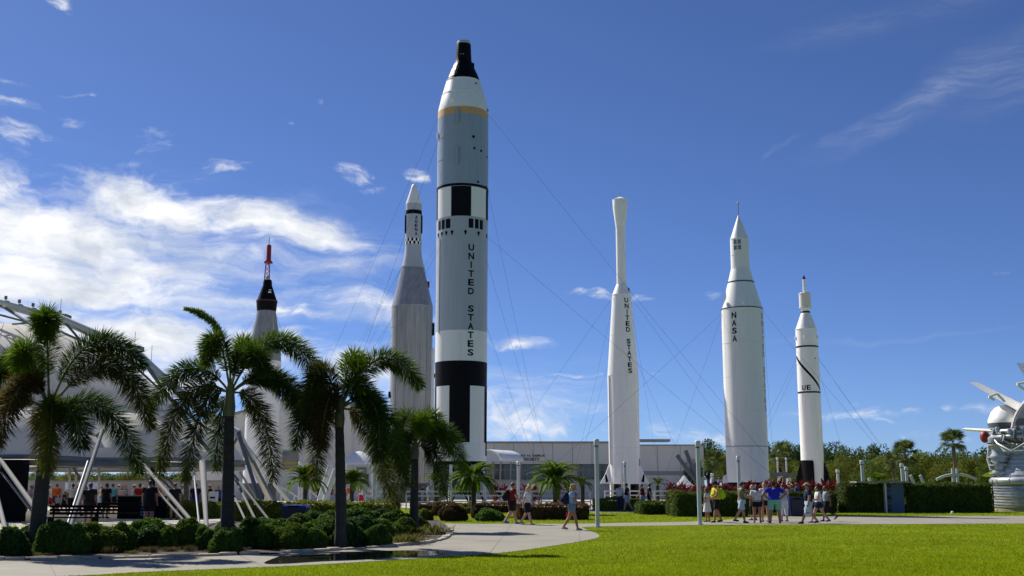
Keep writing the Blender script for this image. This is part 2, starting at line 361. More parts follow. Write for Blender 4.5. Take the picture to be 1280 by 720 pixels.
m_damp = mat('damper_grey', (.10, .125, .15), .5)
m_dkgrey = mat('dark_grey', (.06, .065, .07), .5)
m_post = mat('post_paint', (.50, .52, .52), .5, var=.06)
m_cream = mat('rocket_cream', (.70, .66, .55), .45, var=.05)

class Rocket:
    """pixel profile -> metres about a vertical axis standing at (X, Y)"""
    def __init__(s, name, label, px, py, Y, zbase=0):
        s.Y = Y; s.py0 = py; p = at(px, py, Y); s.X = p.x
        s.d = math.hypot(s.X, Y)
        s.root = thing(name, label, 'rocket', (s.X, Y, 0), -math.atan2(s.X, Y))
    def z(s, py):
        t = ray(640, py); return EYE + t.z / t.y * s.Y
    def r(s, hw, py): return hw * depth(s.Y, s.z(py)) / F
    def prof(s, pts): return [(s.r(h, y), s.z(y)) for y, h in pts]
    def body(s, name, pts, m, n=64, smooth=True, flute=0, amp=0):
        pts = sorted(pts, key=lambda a: -a[0])
        return MB().lathe(s.prof(pts), n, flute=flute, amp=amp).build(name, m, s.root, smooth)
    def patch(s, name, y0, y1, h0, h1, a0, a1, m, off=.012, n=None, par=None):
        """curved panel from picture row y0 to y1, angles a0..a1 (0 faces the camera)"""
        n = n or max(2, int(abs(a1 - a0) / 6)); mb = MB(); i = 0
        z0, z1 = s.z(y0), s.z(y1); r0, r1 = s.r(h0, y0), s.r(h1, y1)
        for k in range(n + 1):
            a = R(a0 + (a1 - a0) * k / n)
            for rr, zz in ((r0 + off, z0), (r1 + off, z1), (r0 - .05, z0), (r1 - .05, z1)):
                mb.v.append((rr * math.sin(a), -rr * math.cos(a), zz))
        for k in range(n):
            b = k * 4; c = b + 4
            mb.f += [(b, c, c + 1, b + 1), (b, b + 2, c + 2, c), (b + 1, c + 1, c + 3, b + 3)]
        mb.f += [(0, 1, 3, 2), (n * 4, n * 4 + 2, n * 4 + 3, n * 4 + 1)]
        return mb.build(name, m, par or s.root, True)
    def ring(s, name, py, hw, m, hgt=1.0, off=.02):
        z = s.z(py); r = s.r(hw, py); h = hgt * mpp(s.Y, z)
        return MB().lathe([(r - .03, z - h / 2), (r + off, z - h / 2), (r + off, z + h / 2), (r - .03, z + h / 2), (r - .03, z - h / 2)], 64, caps=False).build(name, m, s.root, True)
    def pt(s, px_off, py, hw, out=0.0):
        a = math.asin(max(-1, min(1, px_off / hw))); r = s.r(hw, py) + out
        return Vector((r * math.sin(a), -r * math.cos(a), s.z(py)))
    def lump(s, name, px_off, py, hw, w, h, m, d=.06):
        """a small rounded box standing on the skin"""
        a = math.asin(max(-1, min(1, px_off / hw))); r = s.r(hw, py); k = mpp(s.Y, s.z(py))
        bm = bmesh.new(); bmesh.ops.create_cube(bm, size=1)
        for v in bm.verts: v.co.x *= w * k; v.co.y *= d * 2; v.co.z *= h * k
        bmesh.ops.bevel(bm, geom=bm.edges[:], offset=min(w * k, h * k, d * 2) * .3, segments=2, affect='EDGES')
        me = bpy.data.meshes.new(name); bm.to_mesh(me); bm.free()
        o = link(name, me, m, s.root); o.location = (r * math.sin(a), -r * math.cos(a), s.z(py)); o.rotation_euler = (0, 0, a); return o
    def port(s, name, px_off, py, hw, rad, m):
        a = math.asin(max(-1, min(1, px_off / hw))); r = s.r(hw, py); k = rad * mpp(s.Y, s.z(py))
        me = MB().lathe([(k, -.03), (k, .02), (k * .8, .03)], 12).mesh(name, True)
        o = link(name, me, m, s.root); o.location = (r * math.sin(a), -r * math.cos(a), s.z(py)); o.rotation_euler = (R(90), 0, a); return o
    def letters(s, word, a, y0, step, h, w, hwf, m, bold=.03):
        """stacked letters, top letter centred on row y0, each letter a mesh of its own"""
        par = None
        for k, ch in enumerate(word):
            if ch == ' ': continue
            py = y0 + k * step; z = s.z(py); kk = mpp(s.Y, z); r = s.r(hwf(py), py)
            o = link('letter', wrap_text(ch, r, w * kk, h * kk, bold), m, s.root)
            o.location = (0, 0, z); o.rotation_euler = (0, 0, R(a))
    def guy(s, px_off, py, hw, anchor, rad=.008, damper=0.0):
        """cable from the skin to a ground anchor given in world x, y"""
        p0 = s.root.matrix_basis @ s.pt(px_off, py, hw, .02); p1 = Vector((anchor[0], anchor[1], .05))
        inv = s.root.matrix_basis.inverted(); L_ = (p1 - p0).length; pts = []
        for k in range(13):
            t = k / 12; q = p0.lerp(p1, t); q.z -= 4 * t * (1 - t) * L_ * .006; pts.append(inv @ q)
        MB().tube(pts, rad, 5).build('guy_wire', m_wire, s.root, True)
        if damper:
            q = p0.lerp(p1, 1 - damper); MB().tube([inv @ q, inv @ p1], .17, 10).build('guy_damper', m_damp, s.root, True)
TXT = {}
def text_shape(ch, bold=.012):
    if (ch, bold) in TXT: return TXT[ch, bold]
    cu = bpy.data.curves.new('txt', 'FONT'); cu.body = ch; cu.size = 1; cu.offset = bold; cu.resolution_u = 4
    o = bpy.data.objects.new('txt', cu); COL.objects.link(o); bpy.context.view_layer.update()
    me = bpy.data.meshes.new_from_object(o.evaluated_get(bpy.context.evaluated_depsgraph_get()))
    V = [v.co.copy() for v in me.vertices]; Fc = [tuple(p.vertices) for p in me.polygons]
    bpy.data.objects.remove(o); bpy.data.curves.remove(cu); bpy.data.meshes.remove(me)
    x0, x1 = min(v.x for v in V), max(v.x for v in V); y0, y1 = min(v.y for v in V), max(v.y for v in V)
    V = [((v.x - (x0 + x1) / 2) / (x1 - x0), (v.y - (y0 + y1) / 2) / (y1 - y0), 0) for v in V]
    TXT[ch, bold] = (V, Fc, (x1 - x0) / (y1 - y0)); return TXT[ch, bold]
def wrap_text(ch, r, w, h, bold=.012):
    V, Fc, asp = text_shape(ch, bold)
    if ch == 'I': w = h * .2
    bm = bmesh.new(); vs_ = [bm.verts.new((x * w, y * h, 0)) for x, y, _ in V]
    for f in Fc:
        try: bm.faces.new([vs_[i] for i in f])
        except ValueError: pass
    for _ in range(2):
        ed = [e for e in bm.edges if e.calc_length() > r * .12]
        if not ed: break
        bmesh.ops.subdivide_edges(bm, edges=ed, cuts=1); bmesh.ops.triangulate(bm, faces=bm.faces[:])
    for v in bm.verts:
        x, y = v.co.x, v.co.y; a = x / r; v.co = Vector(((r + .02) * math.sin(a), -(r + .02) * math.cos(a), y))
    me = bpy.data.meshes.new('letter'); bm.to_mesh(me); bm.free(); return me
def lerpf(pts):
    pts = sorted(pts)
    def f(y): return float(np.interp(y, [p[0] for p in pts], [p[1] for p in pts]))
    return f

# ---------------------------------------------------------------- Titan-type, the tallest
T = Rocket('tall_rocket', 'tallest rocket, grey and white with black blocks and a black capsule on top', 575.5, 577, 85)
hw = lerpf([(142, 31), (151, 31.6), (300, 32), (577, 32.4)])
T.body('adapter', [(143, 31), (138, 30.4), (122, 26.6), (121, 26.2), (104, 21.2)], m_white, 144, flute=1, amp=.022)
T.ring('seam', 121.5, 26.6, m_seam, 1.2, .03); T.ring('seam', 104, 21.4, m_seam, 1.5, .02)
T.body('tan_band', [(151, 31.6), (142.5, 31.3)], m_orange)
T.body('upper_stage', [(240, 32), (239.6, 32), (200, 31.9), (151, 31.6)], m_grey)
T.body('interstage', [(300, 32.1), (240, 32)], m_greylt)
T.body('lower_stage', [(416, 32.3), (300, 32.1)], m_greylt)
T.body('white_section', [(454, 32.35), (416, 32.3)], m_white)
T.body('black_section', [(484.5, 32.4), (454, 32.5)], m_black)
T.body('engine_skirt', [(577, 32.4), (484.5, 32.4)], m_white)
T.ring('seam', 238.6, 32, m_black, 3.0, .03)
for a in (-3, 87, 177, 267):
    T.patch('black_panel', 240.6, 277, 32, 32, a - 22, a + 22, m_black)
    T.patch('white_panel', 240.6, 277, 32, 32, a + 23, a + 67, m_white)
    T.patch('black_panel', 484, 554, 32.4, 32.4, a - 23, a + 23, m_black)
for a0 in (-67, 14):
    for k in range(3):
        T.patch('black_panel', 280, 291.5, 32, 32, a0 + (0, 13, 26)[k] + (2 if k else 0), a0 + (11, 24.5, 46 if a0 < 0 else 44)[k] - (0 if k < 2 else 6), m_black)
for a0 in (113, 194):
    for k in range(3): T.patch('black_panel', 280, 291.5, 32, 32, a0 + 15 * k, a0 + 15 * k + 12, m_black)
T.ring('seam', 277.8, 32, m_greylt, 1.0, .015); T.ring('seam', 416, 32.3, m_greylt, .8, .012); T.ring('seam', 300, 32.1, m_greylt, .7, .012); T.ring('seam', 556, 32.4, m_seam, .7, .012)
T.ring('seam', 340, 32.1, m_greylt, .5, .01); T.ring('seam', 378, 32.2, m_greylt, .5, .01); T.ring('seam', 205, 32, m_grey, .6, .012); T.ring('seam', 178, 31.8, m_grey, .6, .012)
for dx in (-29.5, -25, -19.5, -12.5, 4, 20, 30.5): T.port('vent_port', dx, 296.5, 32.1, 1.9, m_black); T.port('vent_port', dx, 299.2, 32.1, 1.0, m_black)
for dx, py, q in ((14, 179.5, 1.8), (15, 193.5, 1.5), (23.5, 195, 1.6), (31, 199, 1.3), (20, 234, 1.5), (30, 236.5, 1.4), (17, 110, 1.0)): T.port('vent_port', dx - 1, py, 32 if py > 150 else 24, q, m_black)
for py, h in ((155, 19), (203.5, 23)): T.lump('conduit_pod', -6.5, py, 31.8, 5.5, h, m_grey, .14)
T.lump('thruster', -30.5, 173, 31.8, 3, 8, m_white, .12); T.lump('thruster', -13, 135, 29.5, 7, 3.5, m_white, .1); T.lump('thruster', 29.5, 140, 30.4, 4, 4, m_steel, .15)
T.lump('conduit', -27.5, 360, 32.1, 1.6, 120, m_greylt, .05); T.lump('conduit', 31.2, 530, 32.4, 1.4, 80, m_black, .07)
cap = T.body('capsule', [(104, 21.4), (96, 18.6), (86, 13.8), (80, 11.0), (76, 10.0), (70, 9.6), (57, 9.0), (54.5, 8.4)], m_black, 48)
T.body('nose_cap', [(56.5, 8.8), (54.5, 8.7)], m_greylt, 40); T.body('nose_top', [(54.5, 8.5), (52.5, 8.1), (51.6, 6)], m_greylt, 40)
m_shing = mat('capsule_panel', (.10, .098, .095), .35, metal=.3, var=.3, scale=5)
for k, (ya, yb) in enumerate(((100, 94), (93, 87.5), (86.5, 82))):
    hh = lerpf([(104, 21.4), (96, 18.6), (86, 13.8), (80, 11)])
    for a0 in (-84, -66, -49): T.patch('capsule_panel', ya, yb, hh(ya), hh(yb), a0, a0 + 14, m_shing, .02, par=cap)
T.patch('capsule_panel', 79, 56, 9.5, 8.6, -88, -60, m_shing, .02, par=cap)
for dx, py in ((-3, 71), (0, 71), (-3, 74), (0, 74)): T.lump('capsule_window', dx, py, 9.2, 1.6, 1.6, m_cream, .03)
T.lump('hatch_fairing', 11.5, 84, 12.0, 3, 9, m_black, .12)
T.letters('UNITED STATES', 20.5, 315.3, 10.72, 8.2, 7.4, hw, m_black)
mb = MB(); zb = T.z(577); rr = T.r(32.4, 577)
mb.lathe([(rr * .97, zb - .25), (rr * .97, zb - .01)], 48); mb.build('base_ring', m_black, T.root, True)
for k in range(8):
    a = R(22.5 + 45 * k); b = R(45 * k)
    MB().bar((rr * .9 * math.sin(a), -rr * .9 * math.cos(a), zb - .25), (rr * 1.05 * math.sin(a), -rr * 1.05 * math.cos(a), 0), .12).build('stand_leg', m_white if k % 2 else m_black, T.root, True)
    MB().bar((rr * .9 * math.sin(a), -rr * .9 * math.cos(a), zb - .3), (rr * 1.05 * math.sin(a + R(45)), -rr * 1.05 * math.cos(a + R(45)), .1), .06).build('stand_brace', m_black, T.root, True)
MB().lathe([(rr * .45, zb - .2), (rr * .3, zb - 1.2), (rr * .55, zb - 2.4)], 24).build('engine_nozzle', m_dkgrey, T.root, True)
MB().bar((rr * .8, -rr * .5, 2.6), (rr * 1.9, -rr * .9, .1), .11).build('stand_strut', m_black, T.root, True)
MB().bar((rr * 2.0, -rr * .8, 1.9), (rr * 1.5, -rr * .8, .5), .12).build('access_pipe', m_white, T.root, True)
tx, ty = T.X, 85
for dx, py, an in ((-31.5, 148, (tx - 16, ty + 6)), (31, 142, (tx + 27, ty + 4)), (-18, 148, (tx - 9, ty - 14)), (31.8, 297, (tx + 27.5, ty + 5)), (31.8, 240, (tx + 7.5, ty + 12)), (31.5, 410, (tx + 7.2, ty + 12.5)),
                   (-31.6, 310, (tx - 15.5, ty + 7)), (-22, 305, (tx - 10, ty - 13)), (31.9, 330, (tx + 8.0, ty + 13))): T.guy(dx, py, hw(py) if py > 145 else 31, an)

# ---------------------------------------------------------------- Atlas-Agena
A = Rocket('silver_rocket', 'bare silver rocket with a white nose lettered AGENA, behind the tallest rocket', 512, 600, 112)
A.body('tank', [(604, 26.2), (384.5, 25.8)], m_steel, 72); cn = A.body('tank_cone', [(384.5, 25.8), (335, 14.2)], m_steel2, 72)
MB().lathe([(A.r(26, 604), 0), (A.r(26, 604), A.z(604))], 48).build('pedestal', m_dkgrey, A.root, True); A.ring('seam', 384.5, 25.8, m_steel2, 1.0, .02)
hwA = lerpf([(604, 26.2), (384, 25.8), (335, 14.2)])
for y in (410, 436, 462, 488, 514, 540, 566): A.ring('seam', y, 26, m_steel, .5, .012)
for dx in (-19, -8.5, .5, 12, 18.5): A.lump('rib', dx, 492, 26, 1.0, 214, m_steel2, .06)
for dx in (-8.5, 12): 
    p0, p1 = A.pt(dx * .98, 384, 25.8, .03), A.pt(dx * .54, 336, 14.2, .03); MB().bar(p0, p1, .05).build('rib', m_steel2, A.root, True)
A.lump('side_fairing', 25.2, 520, 26, 3.6, 170, m_white, .28); A.lump('side_fairing', 25.5, 412, 26, 2.0, 16, m_black, .2); A.lump('side_fairing', -25.6, 494, 26, 2.2, 8, m_black, .2); A.lump('side_fairing', 19.2, 356, 19.5, 1.2, 8, m_red, .15); A.lump('vent_box', 25.4, 470, 26, 2.0, 5, m_black, .4)
A.body('adapter', [(335, 14.2), (320, 10.9), (309, 10.1)], m_greylt, 48); A.ring('seam', 334.6, 14.4, m_greylt, 1.2, .03)
A.body('upper_stage', [(309, 10.1), (264, 9.9)], m_greylt, 48); A.body('black_band', [(269, 10.1), (264, 10.1)], m_black, 48)
A.body('nose_collar', [(264, 9.9), (255.5, 9.9)], m_greylt, 48)
A.body('nose_cone', [(255.5, 9.9), (254, 9.8), (236, 4.2), (233, 3.4), (231.2, 2.3), (230.2, .8)], m_white, 48)
for dx in (-9.6, 9.6): A.lump('black_pod', dx, 281, 10, 2.4, 24, m_black, .12)
for row in range(2):
    for k in range(24):
        A.patch('checker_panel', 299.3 + row * 3.7, 303 + row * 3.7, 10.15, 10.15, k * 15, k * 15 + 14.8, m_black if (k + row) % 2 else m_white, n=2)
A.letters('AGENA', 19, 273.8, 5.05, 3.9, 3.6, lambda y: 10, m_black)
ax, ay = A.X, 112
for dx, py, an in ((-13.5, 335, (ax - 12, ay - 6)), (-9, 336, (ax - 9, ay - 12)), (13.5, 335, (ax + 14, ay + 6)), (9, 336, (ax + 9, ay - 12)), (-25, 400, (ax - 9, ay - 11)), (-13, 334, (ax - 15, ay + 4)), (-13.8, 337, (ax - 8.5, ay - 14))): A.guy(dx, py, 14.2 if py < 350 else 25.8, an)

# ---------------------------------------------------------------- Mercury-Redstone at the left
Q = Rocket('capsule_rocket', 'white rocket behind the left palms, black capsule and red escape tower on top', 325, 600, 112)
Q.body('tank', [(604, 21), (452, 20.5)], m_white, 56); Q.body('adapter_cone', [(452, 20.5), (430, 18.8), (389, 11.4)], m_steel, 56)
MB().lathe([(Q.r(20.5, 604), 0), (Q.r(20.5, 604), Q.z(604))], 48).build('pedestal', m_dkgrey, Q.root, True)
for y in (480, 520, 560, 452): Q.ring('seam', y, 20.7, m_seam, .6, .012)
for dx in (-2.5, 3): Q.lump('black_mark', dx, 421, 17.4, 1.2, 6, m_black, .02)
Q.body('capsule_skirt', [(389, 11.9), (376.5, 13)], m_black, 40); Q.body('red_ring', [(377.4, 13.2), (375.8, 13.1)], mat('dark_red', (.10, .015, .012), .5), 40)
Q.body('capsule', [(376, 12.4), (357, 5.7), (352, 5.3), (350, 4.6)], m_black, 40); Q.lump('capsule_mark', 3, 367, 9, 4, 3, m_white, .02); Q.lump('capsule_mark', 3.5, 363.5, 8, 3, 1, m_white, .02)
z0, z1 = Q.z(351), Q.z(327); r0, r1 = Q.r(4.2, 350), Q.r(2.8, 327)
for k in range(3):
    a = R(120 * k + 30); b = R(120 * k + 150)
    MB().bar((r0 * math.sin(a), -r0 * math.cos(a), z0), (r1 * math.sin(a), -r1 * math.cos(a), z1), .05).build('tower_leg', m_red, Q.root, True)
    for j in range(4):
        t0, t1 = j / 4, (j + 1) / 4; ra, rb = r0 + (r1 - r0) * t0, r0 + (r1 - r0) * t1
        MB().bar((ra * math.sin(a), -ra * math.cos(a), z0 + (z1 - z0) * t0), (rb * math.sin(b), -rb * math.cos(b), z0 + (z1 - z0) * t1), .028).build('tower_brace', m_red, Q.root, True)
Q.lump('tower_base', 0, 348, 5, 5, 5, m_steel, .2)
Q.body('escape_rocket', [(329, 3.9), (326.5, 4.1), (325, 3.1), (307, 2.9), (306, 2.2)], m_red, 24)
for k in range(3):
    a = 120 * k + 60; o = Q.lump('escape_nozzle', 0, 329, 4.4, 2.2, 3, m_red, .12); rr_ = Q.r(4.4, 329); o.location = (rr_ * math.sin(R(a)), -rr_ * math.cos(R(a)), Q.z(328.5)); o.rotation_euler = (0, 0, R(a))
MB().bar((0, 0, Q.z(306)), (0, 0, Q.z(296)), .035).build('spike', m_steel, Q.root)
qx = Q.X
for dx, an in ((-11, (qx - 10, 106)), (11, (qx + 9, 106)), (10, (qx + 8, 121)), (-10, (qx - 9, 121))): Q.guy(dx, 392, 11.6, an)

# ---------------------------------------------------------------- Thor-Delta in the middle
D = Rocket('thin_necked_rocket', 'white rocket with a long thin neck and bulbous tip, left of the NASA rocket', 781, 600, 100)
hwD = lerpf([(369, 11.7), (470, 19.4), (606, 19.2)])
D.body('tank', [(605, 19.2), (470, 19.4), (369, 11.7)], m_white, 64); D.body('shoulder', [(369, 11.9), (355, 6.2)], m_white, 48)
D.body('neck', [(355, 5.9), (285, 5.9)], m_white, 40); D.body('bulb', [(285, 5.9), (272, 7.6), (261, 9.0), (251, 9.4), (250.5, 9.3)], m_white, 40); D.body('nose_cone', [(251, 9.5), (250, 9.5), (246.2, 1.2)], m_white, 40)
MB().bar((0, 0, D.z(247)), (0, 0, D.z(240)), .02).build('spike', m_steel, D.root)
for y, h in ((369, 11.9), (470, 19.5), (560, 19.3), (285, 6.0), (355, 6.3), (420, 15.6), (515, 19.4)): D.ring('seam', y, h, m_seam, .6, .012)
D.lump('conduit', -17, 525, 19.3, 1.8, 110, m_white, .1); D.lump('black_mark', 9.2, 363, 10, 2.2, 5, m_black, .03); D.port('vent_port', -10, 568, 19.3, 1.2, m_cream)
D.letters('UNITED STATES', 28, 377, 7.35, 6.0, 5.4, hwD, m_black)
D.letters('X', 74, 578, 1, 9, 5, lambda y: 19.3, m_black)
rb = D.r(19.2, 600)
for k, a in enumerate((-80, -8, 82, 172)):
    ra = R(a); c, s_ = math.sin(ra), -math.cos(ra); z_t, z_m, z_b = D.z(575), D.z(592), D.z(604.5); ro = rb + 12 * mpp(100)
    def fin_pt(r, z, t): return (c * r + s_ * t, s_ * r - c * t, z)
    prof = [(rb - .1, z_b), (ro, z_b), (rb + 5 * mpp(100), z_m), (rb - .1, z_t)]
    mb = MB(); n = len(prof)
    for t in (-.07, .07): mb.v += [fin_pt(r_, z_, t) for r_, z_ in prof]
    mb.f = [(0, 1, 2, 3), (7, 6, 5, 4)] + [(i, i + 4, (i + 1) % 4 + 4, (i + 1) % 4) for i in range(4)]
    f = mb.build('fin', m_white, D.root)
    mb = MB(); pp = [(rb + .1, D.z(602)), (rb + .35, D.z(603.5)), (rb + 6 * mpp(100), D.z(594)), (rb + 4.4 * mpp(100), D.z(592.5))]
    for t in (-.078, .078): mb.v += [fin_pt(r_, z_, t) for r_, z_ in pp]
    mb.f = [(0, 1, 2, 3), (7, 6, 5, 4)] + [(i, i + 4, (i + 1) % 4 + 4, (i + 1) % 4) for i in range(4)]
    mb.build('fin_stripe', m_black, f)
for k in range(8):
    a = R(45 * k + 10); MB().box((rb * .85 * math.sin(a), -rb * .85 * math.cos(a), D.z(605) / 2), (.5, .3, D.z(605)), Matrix.Rotation(a, 3, 'Z')).build('stand_leg', m_black if k % 2 else m_white, D.root)
dx_ = D.X
for dx, py, an in ((11, 372, (dx_ + 13, 96)), (-11, 372, (dx_ - 14, 97)), (10, 374, (dx_ + 5, 112)), (-9, 374, (dx_ - 4.5, 112)), (18, 455, (dx_ + 5.5, 92)), (-18, 455, (dx_ - 5.5, 92))): D.guy(dx, py, hwD(py), an)

# ---------------------------------------------------------------- Juno II, lettered NASA
J = Rocket('nasa_rocket', 'thick white rocket lettered NASA with a pointed nose', 935, 600, 92)
hwJ = lerpf([(387, 25.6), (606, 26)])
J.body('tank', [(603, 26), (558.4, 26), (387, 25.6)], m_white, 72); J.body('cone', [(387, 25.5), (353.5, 16.1)], m_white, 64); J.body('upper_cone', [(353.5, 16.1), (336, 11.6)], m_white, 56)
J.body('payload_body', [(336, 11.5), (299.5, 11.4)], m_white, 48); J.body('nose_cone', [(299.5, 11.4), (285, 6.4), (270, .9), (269, .4)], m_white, 48)
MB().bar((0, 0, J.z(270)), (0, 0, J.z(254)), .035).build('spike', m_steel, J.root); MB().sphere((0, 0, J.z(254)), .09).build('spike_tip', m_steel, J.root, True)
J.ring('seam', 353.5, 16.3, m_dkgrey, 1.6, .015); J.ring('seam', 387, 25.7, m_dkgrey, 1.2, .02); J.ring('seam', 558.4, 26.1, m_dkgrey, .6, .012)
for y in (430, 472, 515): J.ring('seam', y, 25.8, m_seam, .5, .010)
for y, h in ((299.5, 11.5), (336, 11.7), (320, 11.5)): J.ring('seam', y, h, m_seam, .5, .012)
for i in range(2):
    for j in range(2): J.patch('grey_window', 301.6 + j * 7, 307 + j * 7, 11.45, 11.45, -38 + i * 27, -18 + i * 27, m_dkgrey if False else mat('window_grey', (.20, .23, .24), .3), .015)
for dx in (-17, 2, 17.5): J.lump('bracket', dx, 383, 24.5, 3.4, 6, m_white, .12)
J.port('round_hatch', 9, 577, 26, 3.0, m_white); J.body('base_ring', [(606.5, 25.2), (603, 25.6)], m_black, 64)
J.letters('NASA', -22.5, 397.2, 9.55, 7.6, 6.0, hwJ, m_black); J.letters('UNITED STATES', 71, 397, 9.5, 7, 5.5, hwJ, mat('faded_letter', (.35, .35, .36), .5))
MB().lathe([(J.r(24, 606), 0), (J.r(24, 606), J.z(606.4))], 48).build('pedestal', m_black, J.root, True)
MB().tube([(J.r(-27, 600), -.2, 1.3), (J.r(-27, 600), -.2, 2.1), (J.r(-26, 600), 0, 2.3)], .28, 12).build('vent_elbow', m_white, J.root, True)
jx = J.X
for dx, py, an in ((-24.5, 392, (jx - 19.5, 92)), (24.5, 390, (jx + 14.5, 92)), (-9, 392, (jx - 3.6, 78)), (25, 392, (jx + 5, 104)), (-24, 394, (jx - 6, 105))): J.guy(dx, py, 25.6, an)

# ---------------------------------------------------------------- Jupiter-C, lettered UE
U = Rocket('small_striped_rocket', 'small white rocket lettered UE with black rings and a diagonal stripe', 1016.5, 600, 108)
U.body('tank', [(575, 13.9), (480, 13.7), (412, 13.2)], m_white, 56); U.body('cone', [(412, 13.2), (391.5, 5.6)], m_white, 48); U.body('neck_band', [(391.5, 5.7), (389.5, 5.6)], m_black, 32); U.body('neck', [(389.5, 4.8), (385, 4.8)], m_white, 32)
U.body('spin_tub', [(385.6, 6.2), (385, 7.1), (367, 7.1), (366.4, 6.6)], m_cream, 40); U.ring('seam', 367.5, 7.1, m_cream, .8, .03); U.ring('seam', 384.5, 7.1, m_cream, 1.0, .04)
U.body('satellite_rod', [(366.4, 2.0), (349, 1.7)], m_white, 20); U.body('satellite_tip', [(349, 1.9), (347.5, 1.8), (344, .3)], m_black, 20)
U.ring('black_ring', 434, 13.4, m_black, 1.9, .02); U.ring('black_ring', 491, 13.7, m_black, 1.9, .02); U.ring('seam', 575, 13.9, m_seam, .8, .02)
for y in (412, 455, 530): U.ring('seam', y, 13.6, m_seam, .5, .01)
for k in range(24):
    t = k / 24; a0 = -75 + 150 * t; y0 = 446 + 42 * t
    mb = MB(); hh = 13.6
    for (aa, yy) in ((a0, y0 - 2.0), (a0 + 6.3, y0 - .25), (a0 + 6.3, y0 + 3.9), (a0, y0 + 2.15)):
        r_ = U.r(hh, yy) + .02; mb.v.append((r_ * math.sin(R(aa)), -r_ * math.cos(R(aa)), U.z(yy)))
    mb.f.append((0, 1, 2, 3)); mb.build('diagonal_stripe', m_black, U.root)
for dx in (-12.9, -2, 12.6): U.lump('vent_box', dx, 422.5, 13.4, 3.6, 4.2, m_white, .14)
U.port('vent_port', 9, 449, 13.5, .9, m_dkgrey); U.port('round_hatch', -6, 567, 13.8, 1.6, m_white)
for ch, a in (('U', -27), ('E', -1)): U.letters(ch, a, 485.4, 1, 6.0, 5.0, lambda y: 13.7, m_black)
U.body('tail', [(606.5, 12.6), (575, 13.7)], m_white, 48); U.patch('black_quarter', 606, 575.6, 12.7, 13.8, -92, 2, m_black)
rb = U.r(13, 600)
for a in (-92, 2, 88, 178):
    ra = R(a); c, s_ = math.sin(ra), -math.cos(ra); prof = [(rb - .1, U.z(607)), (rb + 8.5 * mpp(108), U.z(607)), (rb + 5.5 * mpp(108), U.z(590)), (rb + .02, U.z(575.5)), (rb - .1, U.z(575.5))]
    mb = MB()
    for t in (-.08, .08): mb.v += [(c * r_ + s_ * t, s_ * r_ - c * t, z_) for r_, z_ in prof]
    mb.f = [(0, 1, 2, 3, 4), (9, 8, 7, 6, 5)] + [(i, i + 5, (i + 1) % 5 + 5, (i + 1) % 5) for i in range(5)]; mb.build('fin', m_black, U.root)
MB().lathe([(rb * .95, 0), (rb * .95, U.z(606.6))], 32).build('pedestal', m_dkgrey, U.root, True)
ux = U.X
for dx, py, an in ((-13, 448, (ux - 9, 106)), (12.5, 449, (ux + 9, 104)), (9, 449, (ux + 6.0, 114)), (-12.5, 455, (ux - 6.5, 114)), (13, 449, (ux + 9.8, 107))): U.guy(dx, py, 13.5, an)
# vertical skin seams and rows of rivets on the white tanks
for rk, hh, y0, y1, angs in ((J, hwJ, 389, 557, (-58, -8, 34, 62)), (D, hwD, 471, 603, (-52, -4, 44)), (U, lambda y: 13.6, 436, 489, (-40, 30)), (U, lambda y: 13.8, 493, 574, (-40, 30)), (T, hw, 302, 415, (-50, 48)), (T, hw, 155, 236, (-38, 30))):
    for a in angs:
        ra, za, rb_, zb_ = rk.r(hh(y0), y0), rk.z(y0), rk.r(hh(y1), y1), rk.z(y1); s, c = math.sin(R(a)), -math.cos(R(a))
        MB().bar((ra * s, ra * c, za), (rb_ * s, rb_ * c, zb_), .008, 5).build('skin_seam', m_seam if rk is not T else m_grey, rk.root, True)
# shared pair of thick grey dampers that hold the guy wires at the lawn edge
for (a, b) in (((846, 569), (892, 622)), ((857, 563), (884, 602))):
    p, q = at(*a, 96), at(*b, 96); q.z = 0
    t = thing('guy_wire_damper', 'thick grey sloping tube beside the white lamp post, %s' % ('the longer, lower one' if a[0] == 846 else 'the shorter, upper one'), 'strut', (q.x, q.y, 0))
    MB().bar((p - q), (0, 0, 0), .17, 12).build('tube', m_damp, t, True); MB().lathe([(.5, 0), (.5, .15), (.35, .2)], 16).build('foot', m_dkgrey, t, True)
# ================================================================== vegetation
def leafmat(name, c, var=.45, scale=1.5, trans=.42, rough=.62, col2=None, rndv=.12):
    return mat(name, c, rough, var=var, scale=scale, trans=trans, col2=col2, c2lo=.5, c2hi=.7, c2scale=scale * 1.7, rnd=rndv, spec=.18)
m_fgreen = leafmat('palm_green', (.095, .165, .010), col2=(.15, .21, .014))
m_folive = leafmat('palm_olive', (.095, .115, .014), col2=(.13, .12, .018))
m_fbrown = leafmat('palm_brown', (.105, .080, .018), col2=(.14, .085, .02))
m_fdark = leafmat('palm_deep_green', (.045, .085, .010), col2=(.075, .115, .012))
m_ptrunk = mat('palm_trunk', (.042, .036, .03), .9, var=.3, scale=4, stretch=(1, 1, 3), bump=.5, bscale=20)
m_cshaft = mat('palm_crownshaft', (.16, .17, .07), .6, var=.25, scale=3)
m_rachis = mat('palm_rachis', (.17, .17, .05), .6)
m_bark = mat('tree_bark', (.12, .095, .07), .9, var=.3, scale=5, bump=.5)
m_shrub = leafmat('shrub_green', (.065, .13, .014), col2=(.12, .20, .02), scale=6)
m_shrub4 = leafmat('shrub_deep_green', (.035, .085, .014), col2=(.07, .14, .018), scale=6); m_shrub5 = leafmat('shrub_yellowish_green', (.075, .125, .012), col2=(.14, .20, .018), scale=6)
m_shrub2 = leafmat('shrub_olive', (.11, .115, .02), col2=(.17, .155, .03), scale=6)
m_shrub3 = leafmat('shrub_lime', (.15, .18, .018), col2=(.22, .23, .025), scale=6)
